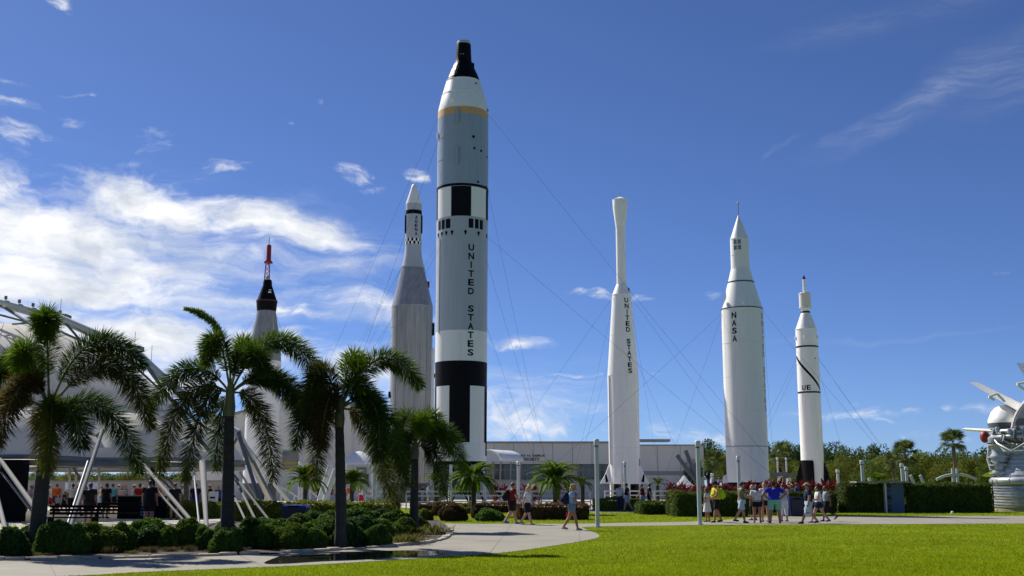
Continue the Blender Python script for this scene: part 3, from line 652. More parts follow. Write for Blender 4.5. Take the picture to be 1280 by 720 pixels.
m_burg = leafmat('shrub_burgundy', (.085, .052, .018), col2=(.12, .065, .022), scale=6)
m_dry = leafmat('dry_ground_cover', (.085, .062, .028), col2=(.07, .08, .018), scale=5)
m_hedge = leafmat('hedge_green', (.05, .085, .010), col2=(.15, .19, .016), scale=5)
m_ti = leafmat('ti_red', (.12, .012, .014), col2=(.045, .018, .012), scale=5)
m_tree = [leafmat('tree_green', (.08, .125, .016), col2=(.125, .17, .02), scale=.8), leafmat('tree_dark', (.045, .085, .015), col2=(.075, .12, .018), scale=.8), leafmat('tree_yellowish', (.13, .155, .016), col2=(.19, .20, .025), scale=.8)]
m_sabal = leafmat('sabal_leaf', (.08, .115, .025), col2=(.13, .15, .04), scale=1.5)

def leaf_quads(C, N, size, g, asp=.5):
    """diamond leaves at C with normals near N"""
    n = len(C); N = N + g.normal(0, .55, (n, 3)); N /= np.linalg.norm(N, axis=1)[:, None] + 1e-9
    t = g.normal(0, 1, (n, 3)); t -= N * (t * N).sum(1)[:, None]; t /= np.linalg.norm(t, axis=1)[:, None] + 1e-9
    b = np.cross(N, t); s = size * (.6 + .8 * g.random(n))[:, None]
    V = np.stack([C - t * s, C + b * s * asp + N * s * .15, C + t * s, C - b * s * asp + N * s * .15], 1)
    return V.reshape(-1, 3)
def quads(n, off=0): return (np.arange(n * 4) + off).reshape(-1, 4)
def ico(sub, g, amp, r, c=(0, 0, 0)):
    bm = bmesh.new(); bmesh.ops.create_icosphere(bm, subdivisions=sub, radius=1)
    V = np.array([v.co[:] for v in bm.verts]); Fc = np.array([[v.index for v in f.verts] for f in bm.faces]); bm.free()
    V *= 1 + amp * g.normal(0, 1, (len(V), 1)); return V * np.array(r) + np.array(c), Fc
def shell_shrub(name, r, n, size, seed, lumps=13, flat=.25):
    """rounded clipped shrub: lumpy leaf shell round a twiggy core"""
    g = np.random.default_rng(seed); D = g.normal(0, 1, (n, 3)); D[:, 2] = np.abs(D[:, 2]) * 1.0 - .35 * g.random(n); D /= np.linalg.norm(D, axis=1)[:, None]
    L = g.normal(0, 1, (lumps, 3)); L[:, 2] = abs(L[:, 2]); L /= np.linalg.norm(L, axis=1)[:, None]
    b = (np.maximum(0, D @ L.T) ** 9).max(1); k = (.74 + .28 * b) * (1 - .14 * g.random(n) ** 2)
    C = D * k[:, None] * np.array(r); C[:, 2] += r[2] * .18; C = C[C[:, 2] > .02]; Dn = (C - [0, 0, r[2] * .18]) / np.array(r); nn = len(C)
    V = leaf_quads(C, Dn, size, g)
    cv, cf = ico(2, g, .04, (r[0] * .68, r[1] * .68, r[2] * .68), (0, 0, r[2] * .16)); cv[:, 2] = np.maximum(cv[:, 2], .0)
    me = bpy.data.meshes.new(name); VV = np.concatenate([V, cv]); FF = [tuple(q) for q in quads(nn)] + [tuple(int(x) + len(V) for x in f) for f in cf]
    me.from_pydata(VV.tolist(), [], FF); me.update(); return me
def tuft_mesh(name, seed, n=420):
    g = np.random.default_rng(seed); a = g.random(n) * 6.283; e = .25 + 1.2 * g.random(n); b = g.normal(0, .42, (n, 2)); l = .35 + .6 * g.random(n)
    d = np.c_[np.cos(a) * np.cos(e), np.sin(a) * np.cos(e), np.sin(e)]; p = np.c_[b, np.maximum(0, .25 * g.random(n))]; s_ = np.c_[-np.sin(a), np.cos(a), np.zeros(n)] * .035
    m_ = p + d * (l * .55)[:, None]; t = p + d * l[:, None]; t[:, 2] -= .1; V = np.stack([p, m_ + s_, t, m_ - s_], 1).reshape(-1, 3); V[:, 2] = np.maximum(V[:, 2], 0)
    return np_mesh(name, V, quads(n))
SHR = {}
def shrub(px, ytop, ybase, hwid, m, label, name='shrub', grp=None, size=.045, seed=0, dens=1.0, deep=1.0, n=None):
    p = gnd(px, ybase); k = mpp(p.y, .3); r = (hwid * k, hwid * k * .9 * deep, (ybase - ytop) * k / 1.16)
    key = (m.name, seed % 3, round(size / r[0], 1), name)
    if key not in SHR:
        me = tuft_mesh(name, seed % 3 + 40) if name in ('low_dry_plant', 'olive_shrub') else shell_shrub(name, (1, 1, 1), n or int(min(5200, 1500 * dens / (size / r[0] * 10) ** 2 * 2.2)), size / r[0], 100 + seed % 3 + int(size * 1e4)); me.materials.append(m); SHR[key] = me
    o = link(name, SHR[key]); o.location = (p.x, p.y, .02); o.scale = r; o.rotation_euler = (0, 0, rnd.random() * 6.28)
    return tag(o, label, 'shrub', grp)
# ---- rounded shrubs of the near bed
row = 'rounded green shrubs in the bed under the palms'
spots = [(-24, 664, 693, 24, 'at the far left edge of the bed'), (12, 663, 692, 20, 'left of the leftmost palm trunk'), (68, 659, 690, 26, 'just right of the leftmost palm trunk'), (122, 655, 688, 33, 'below the white slanted tent strut'),
         (100, 660, 683, 22, 'partly hidden behind the one below the slanted strut'), (184, 659, 684, 24, 'front one of the overlapping pair under the tent'), (184, 651, 676, 23, 'rear one of the overlapping pair under the tent'), (235, 656, 683, 25, 'left of the tapered white tent post foot'),
         (280, 657, 680, 20, 'at the foot of the second palm trunk'), (312, 654, 681, 22, 'just right of the second palm trunk'), (345, 652, 678, 26, 'below the blue bin, left part'), (372, 648, 674, 26, 'below the blue bin, right part'), (402, 652, 680, 26, 'left of the third palm trunk'),
         (452, 647, 677, 27, 'right of the third palm trunk, in front'), (445, 640, 666, 26, 'right of the third palm trunk, behind'), (478, 650, 676, 26, 'between the third and fourth palm trunks, in front'), (494, 642, 664, 25, 'just left of the fourth palm trunk'), (470, 643, 662, 22, 'between the third and fourth palm trunks, behind'), (335, 650, 668, 24, 'behind the blue bin shrubs, left'), (415, 645, 666, 22, 'behind the third palm trunk')]
spots += [(283, 664, 689, 24, 'in front of the second palm trunk'), (40, 662, 688, 22, 'in the gap behind the leftmost palm trunk'), (150, 660, 686, 22, 'filling the gap left of the overlapping pair'), (208, 662, 684, 18, 'filling the gap right of the overlapping pair'), (258, 663, 684, 18, 'in front of the tapered white post foot'), (298, 661, 684, 20, 'in front, just right of the second palm trunk'), (328, 661, 683, 20, 'in the front row below the bin, left'), (360, 659, 683, 22, 'in the front row below the bin, middle'), (388, 658, 682, 20, 'in the front row below the bin, right'), (432, 655, 681, 22, 'in front, touching the third palm trunk'), (470, 657, 680, 20, 'in the front row between the third and fourth palms'),
          (505, 652, 672, 18, 'in front of the fourth palm trunk'), (92, 664, 690, 20, 'in the front row left of the slanted strut'), (390, 643, 664, 24, 'in the back row right of the blue bin'), (425, 642, 662, 22, 'in the back row beside the third palm trunk'), (520, 646, 662, 16, 'in the back row beside the fourth palm trunk')]
for k, (x, t, b, h, l) in enumerate(spots):
    t -= 2 + (k * 7 % 5); h *= 1.08 + .04 * (k % 3); b += 3.5 if b > 679 and x < 500 else 0; shrub(x, t, b, h, (m_shrub, m_shrub4, m_shrub, m_shrub5)[k * 5 % 4], 'rounded dark green shrub ' + l, 'rounded_shrub', row, .05, k)
for k, (x, t, b, h, l) in enumerate([(540, 651, 669, 21, 'olive shrub at the right tip of the bed'), (508, 662, 681, 24, 'feathery olive shrub in front of the fourth palm'), (522, 655, 672, 18, 'olive shrub behind the feathery one near the fourth palm')]):
    shrub(x, t, b, h, m_shrub2, l, 'olive_shrub', None, .055, k)
dry = 'dry low plants along the kerb'
for k in range(40):
    x = -10 + k * 13.4 + rnd.uniform(-7, 7); yb = np.interp(x, [0, 180, 337, 470, 520], [697, 694, 689.5, 681.5, 678]) - rnd.uniform(0, 5)
    if 420 < x < 436: continue
    shrub(x, yb - rnd.uniform(5, 14), yb, rnd.uniform(7, 13), (m_dry, m_shrub2, m_dry)[k % 3], 'low dry brownish plant along the pale kerb of the bed', 'low_dry_plant', dry, .05, k, .5)
# ---- shrubs and clipped hedges behind the path
for x, t, b, h, m, l in ((530, 637, 651, 12, m_shrub3, 'small yellow-green shrub right of the fourth palm trunk'), (566, 631, 651.5, 21, m_burg, 'rounded burgundy shrub behind the path, left of the green one'), (612, 635, 651.5, 20, m_shrub, 'rounded light green shrub behind the walking man in red'),
                          (582, 630, 642, 14, m_shrub3, 'small yellow shrub behind the burgundy one'), (548, 629, 645, 12, m_burg, 'small burgundy shrub behind the fourth palm fronds'), (598, 630, 648, 10, m_burg, 'narrow burgundy shrub between the rounded ones'), (1062, 629, 637, 8, m_shrub, 'small low shrub left of the tall clipped hedges')):
    shrub(x, t, b, h, m, l, 'rounded_shrub', None, .06, int(x))
def hedge(px0, px1, ytop, ybase, dep, m, label, size=.06, seed=0, dens=1.0, top2=None, name='clipped_hedge'):
    p0, p1 = gnd(px0, ybase), gnd(px1, ybase); k = mpp(p0.y, .3); W = p1.x - p0.x; H = (ybase - ytop) * k; g = np.random.default_rng(seed + 500)
    areas = np.array([W * H, W * dep, dep * H, dep * H]); n = int(min(26000, areas.sum() / size ** 2 * 1.3 * dens)); pick = g.choice(4, n, p=areas / areas.sum())
    u, v = g.random(n), g.random(n); C = np.zeros((n, 3)); N = np.zeros((n, 3))
    f = pick == 0; C[f] = np.c_[u[f] * W, np.zeros(f.sum()), v[f] * H]; N[f] = (0, -1, .2)
    f = pick == 1; C[f] = np.c_[u[f] * W, v[f] * dep, np.full(f.sum(), H)]; N[f] = (0, 0, 1)
    f = pick == 2; C[f] = np.c_[np.zeros(f.sum()), u[f] * dep, v[f] * H]; N[f] = (-1, 0, .2)
    f = pick == 3; C[f] = np.c_[np.full(f.sum(), W), u[f] * dep, v[f] * H]; N[f] = (1, 0, .2)
    wob = .05 * np.sin(C[:, 0] * 2.1 + seed) + .04 * np.sin(C[:, 0] * 5.3 + C[:, 1] * 3) + .03 * np.sin(C[:, 2] * 6 + C[:, 0] * 3)
    C = C + N * (wob + g.normal(0, .035, n))[:, None]
    V = leaf_quads(C, N, size, g); bx = MB().box((W / 2, dep / 2, H / 2 - .05), (W - .16, dep - .16, H - .1))
    me = bpy.data.meshes.new(name); me.from_pydata(V.tolist() + bx.v, [], [tuple(q) for q in quads(n)] + [tuple(i + len(V) for i in f) for f in bx.f]); me.update()
    o = link(name, me, m); o.location = (p0.x, p0.y, 0); return tag(o, label, 'hedge')
hedge(1058, 1114.5, 606, 641, 2.0, m_hedge, 'tall dark clipped hedge left of the blue sign wall', .075, 1)
hedge(1135.5, 1243, 606, 641, 2.0, m_hedge, 'long tall dark clipped hedge between the blue sign wall and the engine', .075, 2)
hedge(648, 736, 632, 650, 1.6, m_burg, 'low burgundy clipped hedge behind the walking woman with a backpack', .07, 3)
hedge(520, 660, 630.5, 641, 1.6, m_burg, 'long low burgundy clipped hedge below the white rail fence', .08, 4)
hedge(744, 803, 625, 639, 2.5, m_shrub3, 'low yellow-green clipped hedge behind the two men by the thin-necked rocket', .08, 5)
hedge(286, 492, 629.5, 652, 2.0, m_shrub3, 'long yellow-green clipped hedge behind the blue bin', .075, 6)
hedge(803, 845, 629, 643.5, 3.0, m_hedge, 'dark clipped hedge below the red-leaved plants, leftmost block', .08, 7)
hedge(845, 935, 617, 646, 3.0, m_hedge, 'dark clipped hedge behind the man in yellow', .08, 8)
hedge(935, 1046, 616, 641, 2.0, m_hedge, 'dark clipped hedge behind the group of visitors', .08, 9)
hedge(180, 286, 630, 648, 2.0, m_shrub3, 'yellow-green clipped hedge under the tent behind the white post', .08, 10)

# ---- red ti plants
def ti_mesh(seed):
    g = np.random.default_rng(seed); V = []; 
    for st in range(5):
        bx, by = g.normal(0, .22, 2); h = .7 + .7 * g.random()
        for k in range(16):
            a = g.random() * 6.283; e = .2 + .9 * g.random(); z = h - .5 * g.random(); l = .35 + .25 * g.random(); d = np.array([math.cos(a) * math.cos(e), math.sin(a) * math.cos(e), math.sin(e)])
            s = np.array([-math.sin(a), math.cos(a), 0]) * .06; p = np.array([bx, by, z]); m = p + d * l * .55; t = p + d * l + np.array([0, 0, -.12 * l])
            V += [p, m + s, t, m - s]
        V += [np.array([bx - .015, by, 0]), np.array([bx + .015, by, 0]), np.array([bx + .015, by, h]), np.array([bx - .015, by, h])]
    V = np.array(V); return np_mesh('red_ti_plant', V, quads(len(V) // 4))
tis = [ti_mesh(k) for k in range(4)]
for me in tis: me.materials.append(m_ti)
k = 0
for i in range(54):
    px = 838 + i * 4.05 + rnd.uniform(-1.5, 1.5); Y = rnd.uniform(79, 88)
    if 893 < px < 896: continue
    p = at(px, 607, Y); o = link('red_leaved_plant', tis[i % 4]); o.location = (p.x, Y, 0); o.rotation_euler = (0, 0, rnd.random() * 6.28); s = rnd.uniform(1.0, 1.4); o.scale = (s, s, s * 1.02)
    tag(o, 'red-leaved plant in the long row behind the visitors at the right', 'plant', 'red-leaved plants in a row')
for px, Y in ((620, 92), (632, 92), (655, 90), (668, 90), (640, 94), (700, 91), (712, 91)):
    p = at(px, 607, Y); o = link('red_leaved_plant', tis[int(px) % 4]); o.location = (p.x, Y, 0); o.scale = (1.3, 1.3, 1.25); tag(o, 'red-leaved plant behind the white rails in front of the long building', 'plant', 'red plants in front of the building')

# ---- foxtail palms: every frond a bottle brush of leaflets round a curved rachis
def bez(p0, p1, p2, t): return p0 * (1 - t) ** 2 + p1 * 2 * t * (1 - t) + p2 * t * t
def frond_mesh(p0, p1, p2, ll, seed, rows=58, around=8, bare=.16, wid=.0125):
    g = np.random.default_rng(seed); V = []; pts = [bez(p0, p1, p2, k / 12) for k in range(13)]
    def tang(t): return (2 * (1 - t) * (p1 - p0) + 2 * t * (p2 - p1)).normalized()
    for i in range(rows):
        t = bare + (1 - bare) * (i + .5) / rows; c = bez(p0, p1, p2, t); tg = tang(t)
        a = tg.cross(Vector((0, 0, 1))); a = a.normalized() if a.length > .05 else Vector((1, 0, 0)); b = a.cross(tg)
        env = min(1, (t - bare) / .16 + .35) * (1 if t < .8 else 1 - .5 * ((t - .8) / .2) ** 1.5)
        for j in range(around):
            q = 2 * math.pi * (j + g.random()) / around; l = ll * env * (.72 + .5 * g.random())
            rd = a * math.cos(q) + b * math.sin(q); fw = .30 + .35 * g.random() + max(0, t - .8) * 2.2
            d = (rd + tg * fw).normalized(); s = tg.cross(d); s = (s.normalized() if s.length > 1e-3 else a) * wid * (.7 + .6 * g.random()); s.rotate(Matrix.Rotation(g.random() * 2 - 1, 3, d))
            m = c + d * l * .55 + Vector((0, 0, -.03 * l)); e = c + d * l + Vector((0, 0, -.12 * l))
            V += [c, m + s, e, m - s]
    me = np_mesh('frond', np.array([tuple(v) for v in V]), quads(len(V) // 4)); return me, pts
def foxtail(label, bpx, bpy, crown, thick, fronds, lean=0, ll=.46, seed=0, shaft=.75):
    base = gnd(bpx, bpy); Y = base.y; cr = at(*crown, Y); root = thing('foxtail_palm', label, 'palm tree', (base.x, base.y, 0), 0)
    H = cr.z; dxc = cr.x - base.x; r = thick * mpp(Y, 1) / 2
    pts, rad = [], []
    for k in range(26):
        t = k / 25; pts.append((dxc * t ** 1.4, 0, (H - shaft) * t)); rad.append(r * (1.25 - .55 * t if t < .12 else (1.12 - .35 * t)) * (1.035 if k % 2 else .985))
    MB().tube(pts, rad, 14).build('trunk', m_ptrunk, root, True)
    top = Vector(pts[-1]); MB().tube([top - Vector((0, 0, .03)), top + Vector((0, 0, .2)), top + Vector((0, 0, shaft)), top + Vector((0, 0, shaft + .25))], [r * .82, r * .95, r * .6, r * .3], 14).build('crownshaft', m_cshaft, root, True)
    for i, (c, t, dy, col) in enumerate(fronds):
        p0 = Vector((dxc, 0, H - .15)); P1, P2 = at(*c, Y), at(*t, Y); p1 = Vector((P1.x - base.x, dy * .45, P1.z)); p2 = Vector((P2.x - base.x, dy, P2.z))
        l_ = (p1 - p0).length + (p2 - p1).length
        me, ps = frond_mesh(p0, p1, p2, ll * (.36 if col == 's' else 1), seed * 50 + i, rows=int(max(32, 42 * l_)), around=7, bare=.45 if col == 's' else .14)
        fr = link('frond', me, {'g': m_fgreen, 'o': m_folive, 'b': m_fbrown, 'd': m_fdark, 's': m_fgreen}[col], root)
        MB().tube(ps, [.035 - .028 * k / 12 for k in range(13)], 6).build('rachis', m_rachis, fr, True)
foxtail('leftmost foxtail palm with thick trunk in front of the white tent', 44, 692, (62, 505), 19,
        [((62, 345), (66, 425), -.5, 'g'), ((40, 405), (46, 462), -1.0, 'g'), ((105, 375), (172, 455), .4, 'd'), ((150, 390), (192, 535), -.2, 'o'), ((140, 470), (166, 590), .5, 'd'), ((20, 395), (-30, 500), .3, 'd'), ((0, 470), (-40, 565), -.3, 'o'),
         ((44, 430), (30, 560), -1.5, 'b'), ((78, 480), (74, 590), -.8, 'o'), ((40, 500), (48, 585), .6, 'b'), ((105, 500), (118, 560), -.9, 'd')], seed=1, ll=.48)
foxtail('second foxtail palm from the left with one bent spear leaf on top', 283, 685, (288, 485), 16,
        [((292, 395), (230, 385), .1, 's'), ((278, 385), (268, 458), -.9, 'g'), ((300, 390), (305, 450), .9, 'g'), ((240, 420), (184, 510), .2, 'd'), ((225, 450), (203, 592), -.2, 'o'), ((255, 470), (243, 600), -.8, 'o'), ((268, 500), (262, 585), .8, 'd'),
         ((345, 365), (402, 478), .3, 'g'), ((365, 430), (405, 560), -.3, 'd'), ((335, 480), (350, 600), -.8, 'o'), ((340, 430), (375, 530), .9, 'd'), ((310, 410), (345, 470), -1.2, 'd')], seed=2, ll=.45)
foxtail('third foxtail palm from the left, slim dark trunk beside the puddle', 426, 685.5, (425, 505), 14,
        [((402, 415), (388, 520), -.7, 'o'), ((436, 420), (446, 455), .8, 'g'), ((475, 400), (524, 482), .2, 'g'), ((470, 455), (512, 605), -.3, 'd'), ((462, 500), (486, 625), .5, 'o'), ((485, 470), (478, 575), -.9, 'd'), ((395, 470), (392, 600), .4, 'o'), ((385, 455), (372, 560), -.2, 'd'), ((440, 440), (470, 520), 1.0, 'd'), ((415, 460), (408, 560), -1.0, 'b')], seed=3, ll=.47, shaft=.6)
foxtail('small foxtail palm farthest right in the bed, in front of the tallest rocket', 517, 664, (519, 556), 11,
        [((516, 500), (496, 530), -.4, 'g'), ((530, 495), (552, 535), .5, 'g'), ((555, 500), (580, 588), -.2, 'g'), ((490, 515), (478, 600), .2, 'd'), ((545, 540), (556, 618), -.5, 'd'), ((500, 550), (494, 630), .4, 'o'), ((535, 520), (560, 565), 1.0, 'd'), ((505, 530), (500, 580), -1.0, 'd'), ((525, 505), (530, 540), -.8, 'g')], seed=4, ll=.54, shaft=.5)

# ---- small feather-leaved palms in the garden
def feather_frond(L, arch, seed):
    g = np.random.default_rng(seed); V = []
    p0, p1, p2 = Vector((0, 0, 0)), Vector((L * .5, 0, arch)), Vector((L, 0, arch * .25 - .15))
    for i in range(44):
        t = .12 + .88 * i / 44; c = bez(p0, p1, p2, t); tg = (2 * (1 - t) * (p1 - p0) + 2 * t * (p2 - p1)).normalized()
        for s in (-1, 1):
            l = L * .22 * math.sin(math.pi * (.12 + .86 * t)) ** .6 * (.8 + .4 * g.random()); d = (Vector((0, s, .35)) + tg * .7).normalized(); w = tg * .03
            m = c + d * l * .5; e = c + d * l - Vector((0, 0, .25 * l)); V += [c, m + w, e, m - w]
    V += [p0 + Vector((0, .02, 0)), p0 - Vector((0, .02, 0)), bez(p0, p1, p2, .5) - Vector((0, .015, 0)), bez(p0, p1, p2, .5) + Vector((0, .015, 0))]
    return np_mesh('frond', np.array([tuple(v) for v in V]), quads(len(V) // 4))
ff = [feather_frond(1.5, .75, k) for k in range(3)]
for me in ff: me.materials.append(m_fgreen)
def feather_palm(px, Y, ycrown, half, label, n=44):
    p = at(px, 607, Y); zc = at(px, ycrown, Y).z; root = thing('feather_palm', label, 'palm tree', (p.x, Y, 0)); s = half * mpp(Y) / 1.5
    MB().tube([(0, 0, 0), (0, 0, zc * .5), (0, 0, zc)], [.16, .13, .15], 10).build('trunk', m_ptrunk, root, True)
    for k in range(n):
        o = link('frond', ff[k % 3], None, root); tilt = rnd.uniform(-.55, .85) if k > 5 else rnd.uniform(.45, .75)
        o.location = (0, 0, zc); o.rotation_euler = Euler((0, -tilt, k * 2.399 + rnd.uniform(-.2, .2)), 'XYZ'); o.scale = (s, s, s)
feather_palm(592, 62, 603, 34, 'small feather palm left of the man in red, below the tallest rocket')
feather_palm(694, 66, 605, 38, 'small bushy feather palm in front of the long building entrance')
feather_palm(728, 74, 606, 16, 'very small feather palm right of the bushy one', 20)
feather_palm(382, 70, 604, 30, 'small feather palm behind the second and third tall palms')
feather_palm(440, 72, 606, 26, 'small feather palm just right of the third palm trunk')
feather_palm(822, 96, 607, 14, 'tiny feather palm right of the thin-necked rocket base', 18); feather_palm(1098, 88, 604, 18, 'small feather palm behind the left tall hedge', 20)
feather_palm(545, 82, 604, 20, 'small feather palm behind the white rails left of the tallest rocket', 20)

# ---- broadleaf trees on the skyline
def tree_crown(seed, n=5200, clumps=46, size=.17):
    g = np.random.default_rng(seed); c = g.normal(0, 1, (clumps, 3)); c /= np.linalg.norm(c, axis=1)[:, None]; c *= (g.random((clumps, 1)) ** .45) * .84
    c[:, 2] = c[:, 2] * .72 + .1; rad = .17 + .17 * g.random(clumps); pk = g.choice(clumps, n, p=rad ** 2 / (rad ** 2).sum()); d = g.normal(0, 1, (n, 3)); d /= np.linalg.norm(d, axis=1)[:, None]
    C = c[pk] + d * (rad[pk] * (.75 + .35 * g.random(n)))[:, None]; V = leaf_quads(C, d, size * .24, g, .6)
    return np_mesh('crown', V, quads(n))
crowns = [tree_crown(k) for k in range(6)]
def tree(px, Y, ytop, half, mi, ci, label, zlow=1.0, name='broadleaf_tree'):
    p = at(px, 607, Y); zt = at(px, ytop - (5 if px > 300 else 0), Y).z; root = thing(name, label, 'tree', (p.x, Y, 0), 0, 'trees on the skyline'); H = (zt - zlow) / 2; w = half * mpp(Y)
    me = crowns[ci % 6]; o = link('crown', me, None, root)
    if not me.materials: me.materials.append(m_tree[0])
    o.material_slots[0].link = 'OBJECT'; o.material_slots[0].material = m_tree[mi]
    o.location = (0, 0, zlow + H * .86); o.scale = (w, w * .9, H * 1.12); o.rotation_euler = (0, 0, rnd.random() * 6.28)
    mb = MB(); mb.tube([(0, 0, 0), (.1, 0, zlow + H * .4), (.2, 0, zlow + H)], [.22, .17, .1], 8)
    for k in range(4):
        a = k * 1.6 + rnd.random(); mb.tube([(.12, 0, zlow + H * .3), (w * .5 * math.cos(a), w * .5 * math.sin(a), zlow + H * (1 + .2 * rnd.random()))], [.1, .03], 6)
    mb.build('trunk', m_bark, root, True)
specs = [(885, 150, 549, 26, 1), (905, 165, 556, 30, 0), (915, 135, 566, 22, 2), (962, 150, 552, 26, 0), (985, 160, 549, 24, 1), (978, 128, 562, 26, 2), (1008, 160, 556, 30, 1), (1040, 170, 546, 26, 1), (1066, 165, 556, 26, 0), (1060, 130, 572, 30, 2),
         (1092, 170, 554, 28, 1), (1108, 150, 558, 30, 0), (1120, 132, 566, 28, 2), (1148, 160, 560, 26, 0), (1160, 140, 564, 28, 2), (1180, 165, 561, 28, 1), (1205, 150, 563, 28, 0), (1232, 165, 552, 34, 1), (1222, 135, 570, 30, 2), (1262, 150, 560, 32, 0), (1300, 160, 552, 34, 1), (1340, 150, 556, 36, 0), (1085, 120, 578, 26, 0), (1185, 122, 578, 28, 2), (1140, 120, 582, 24, 0), (1240, 122, 580, 26, 0), (1040, 125, 578, 24, 2), (1005, 124, 580, 24, 0), (865, 140, 572, 14, 1)]
for k, (x, Y, yt, h, mi) in enumerate(specs):
    kind = ('mid-green leafy tree', 'dark green leafy tree', 'yellowish green leafy tree')[mi]
    where = 'left of the NASA rocket' if x < 900 else 'behind the NASA rocket' if x < 950 else 'between the NASA rocket and the UE rocket' if x < 1010 else 'just right of the UE rocket' if x < 1065 else 'above the left tall hedge' if x < 1115 else 'above the blue sign wall' if x < 1150 else 'above the right tall hedge' if x < 1215 else 'behind the engine at the right edge'
    tree(x, Y, yt, h, mi, k, '%s %s%s' % (kind, where, ', in the front row' if Y < 130 else ', in the rear row' if Y >= 160 else ''))
for k in range(14): tree(-60 + k * 25, 150 + 6 * (k % 3), 588 - 3 * (k % 2), 26, (2, 0, 1)[k % 3], k, 'distant %s seen under the tent roof, %s from the left' % (('yellowish tree', 'mid-green tree', 'dark green tree')[k % 3], ('first', 'second', 'third', 'fourth', 'fifth')[k // 3]))
# ---- fan palms on the skyline
def fan_mesh(seed):
    g = np.random.default_rng(seed); V = [np.array(p) for p in ((0, .02, 0), (0, -.02, 0), (.9, -.015, .1), (.9, .015, .1))]
    for k in range(17):
        a = -1.9 + 3.8 * k / 16; d = np.array([math.cos(a), math.sin(a), .12 * math.cos(a)]); o = np.array([.9, 0, .1]); l = .85 + .2 * g.random() - .2 * abs(a) / 2
        s = np.array([-math.sin(a), math.cos(a), 0]) * .055; m = o + d * l * .6 + [0, 0, .06]; e = o + d * l - [0, 0, .2 + .1 * g.random()]; V += [o, m + s, e, m - s]
    V = np.array(V); return np_mesh('fan_frond', V, quads(len(V) // 4))
fans = [fan_mesh(k) for k in range(3)]
for me in fans: me.materials.append(m_sabal)
def fan_palm(px, Y, yc, half, label, n=34):
    p = at(px, 607, Y); zc = at(px, yc, Y).z; root = thing('fan_palm', label, 'palm tree', (p.x, Y, 0), 0, 'fan palms on the skyline'); s = half * mpp(Y) / 1.8
    MB().tube([(0, 0, 0), (.05, 0, zc * .5), (0, 0, zc)], [.24, .17, .2], 10).build('trunk', m_bark, root, True)
    for k in range(n):
        o = link('fan_frond', fans[k % 3], None, root); o.location = (0, 0, zc); o.rotation_euler = Euler((rnd.uniform(-.4, .4), -rnd.uniform(-.9, 1.25), k * 2.399), 'XYZ'); o.scale = (s, s, s)
fan_palm(1195, 112, 554, 21, 'tall fan palm standing clear above the right tall hedge'); fan_palm(1134, 116, 568, 21, 'fan palm above the blue sign wall'); fan_palm(980, 122, 569, 20, 'fan palm between the NASA rocket and the UE rocket')
fan_palm(893, 122, 578, 18, 'fan palm left of the NASA rocket'); fan_palm(1118, 124, 578, 16, 'shorter fan palm left of the one above the blue sign wall')
# ================================================================== tent
m_fabric = mat('tent_fabric', (.76, .74, .69), .8, var=.05, scale=.8, trans=.42, col2=(.68, .66, .61), c2lo=.5, c2hi=.75, c2scale=.35)
m_tube = mat('tent_tube', (.20, .197, .185), .8, var=.08, scale=2, spec=.15)
m_tubedk = mat('tent_tube_dark', (.16, .17, .18), .5)
m_wall = mat('garden_wall', (.34, .31, .28), .9, var=.08, scale=.8)
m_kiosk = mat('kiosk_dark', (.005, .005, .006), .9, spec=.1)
m_arch = mat('arch_paint', (.62, .61, .57), .7, var=.06, scale=2, spec=.2)
TC = at(-10, 607, 66); TR = 14.6
tent = thing('tensile_tent', 'large grey-white tensile fabric tent with outside steel arches at the left', 'tent', (TC.x, 66, 0))
zr = lambda py, Y=66: at(0, py, Y).z
NS, LOB = 96, 12
rows_ = [(1.0, 2.95), (.985, 3.2), (.95, 3.75), (.90, 4.35), (.83, 4.95), (.74, 5.55), (.735, 5.75), (.65, 6.9), (.54, 8.2), (.42, 9.4), (.28, 10.3), (.14, 10.9), (.03, 11.1)]
def tent_pt(rr, z, q, lob=1.0):
    w = math.cos(LOB * q); k = max(0, 1 - abs(rr - .88) / .13)
    zz = z + k * .55 * w * lob - (.30 * (1 - w) / 2 if rr > .97 else 0) * 0; r2 = rr - k * .03 * (1 - w) / 2 - (.018 * (1 - w) if rr > .97 else 0)
    return (TR * r2 * math.sin(q), -TR * r2 * math.cos(q), zz)
mb = MB()
for rr, z in rows_:
    for j in range(NS): mb.v.append(tent_pt(rr, z, 2 * math.pi * j / NS))
for k in range(len(rows_) - 1):
    for j in range(NS):
        a, b = k * NS + j, k * NS + (j + 1) % NS; mb.f.append((a, b, b + NS, a + NS))
mb.f.append(tuple((len(rows_) - 1) * NS + j for j in range(NS)))
mb.build('fabric_roof', m_fabric, tent, True)
# rim cable, ridge rail and radial seams
MB().tube([tent_pt(1.0, 2.95, 2 * math.pi * j / NS) for j in range(NS + 1)], .11, 8).build('rim_beam', m_tube, tent, True)
MB().tube([(TR * .72 * math.sin(2 * math.pi * j / 64), -TR * .72 * math.cos(2 * math.pi * j / 64), 5.80) for j in range(65)], .10, 8).build('ridge_rail', m_tubedk, tent, True)
for k in range(24):
    q = 2 * math.pi * (k + .5) / 24; MB().tube([Vector(tent_pt(rr, z, q)) + Vector((0, 0, .02)) for rr, z in rows_], .02, 5).build('seam', m_fabric, tent, True)
MB().tube([(TR * .97 * math.sin(2 * math.pi * j / 64), -TR * .97 * math.cos(2 * math.pi * j / 64), 2.72) for j in range(65)], .16, 6).build('inner_beam', m_tubedk, tent, True)
inv = Vector((TC.x, 66, 0))
def T_(px, py, Y): return at(px, py, Y) - inv
def tent_bar(a, b, r, m=m_tube, name='strut', r2=None): return MB().bar(a, b, r * .62, 10, r2 and r2 * .7).build(name, m, tent, True)
def ground_pt(px, py): return gnd(px, py) - inv
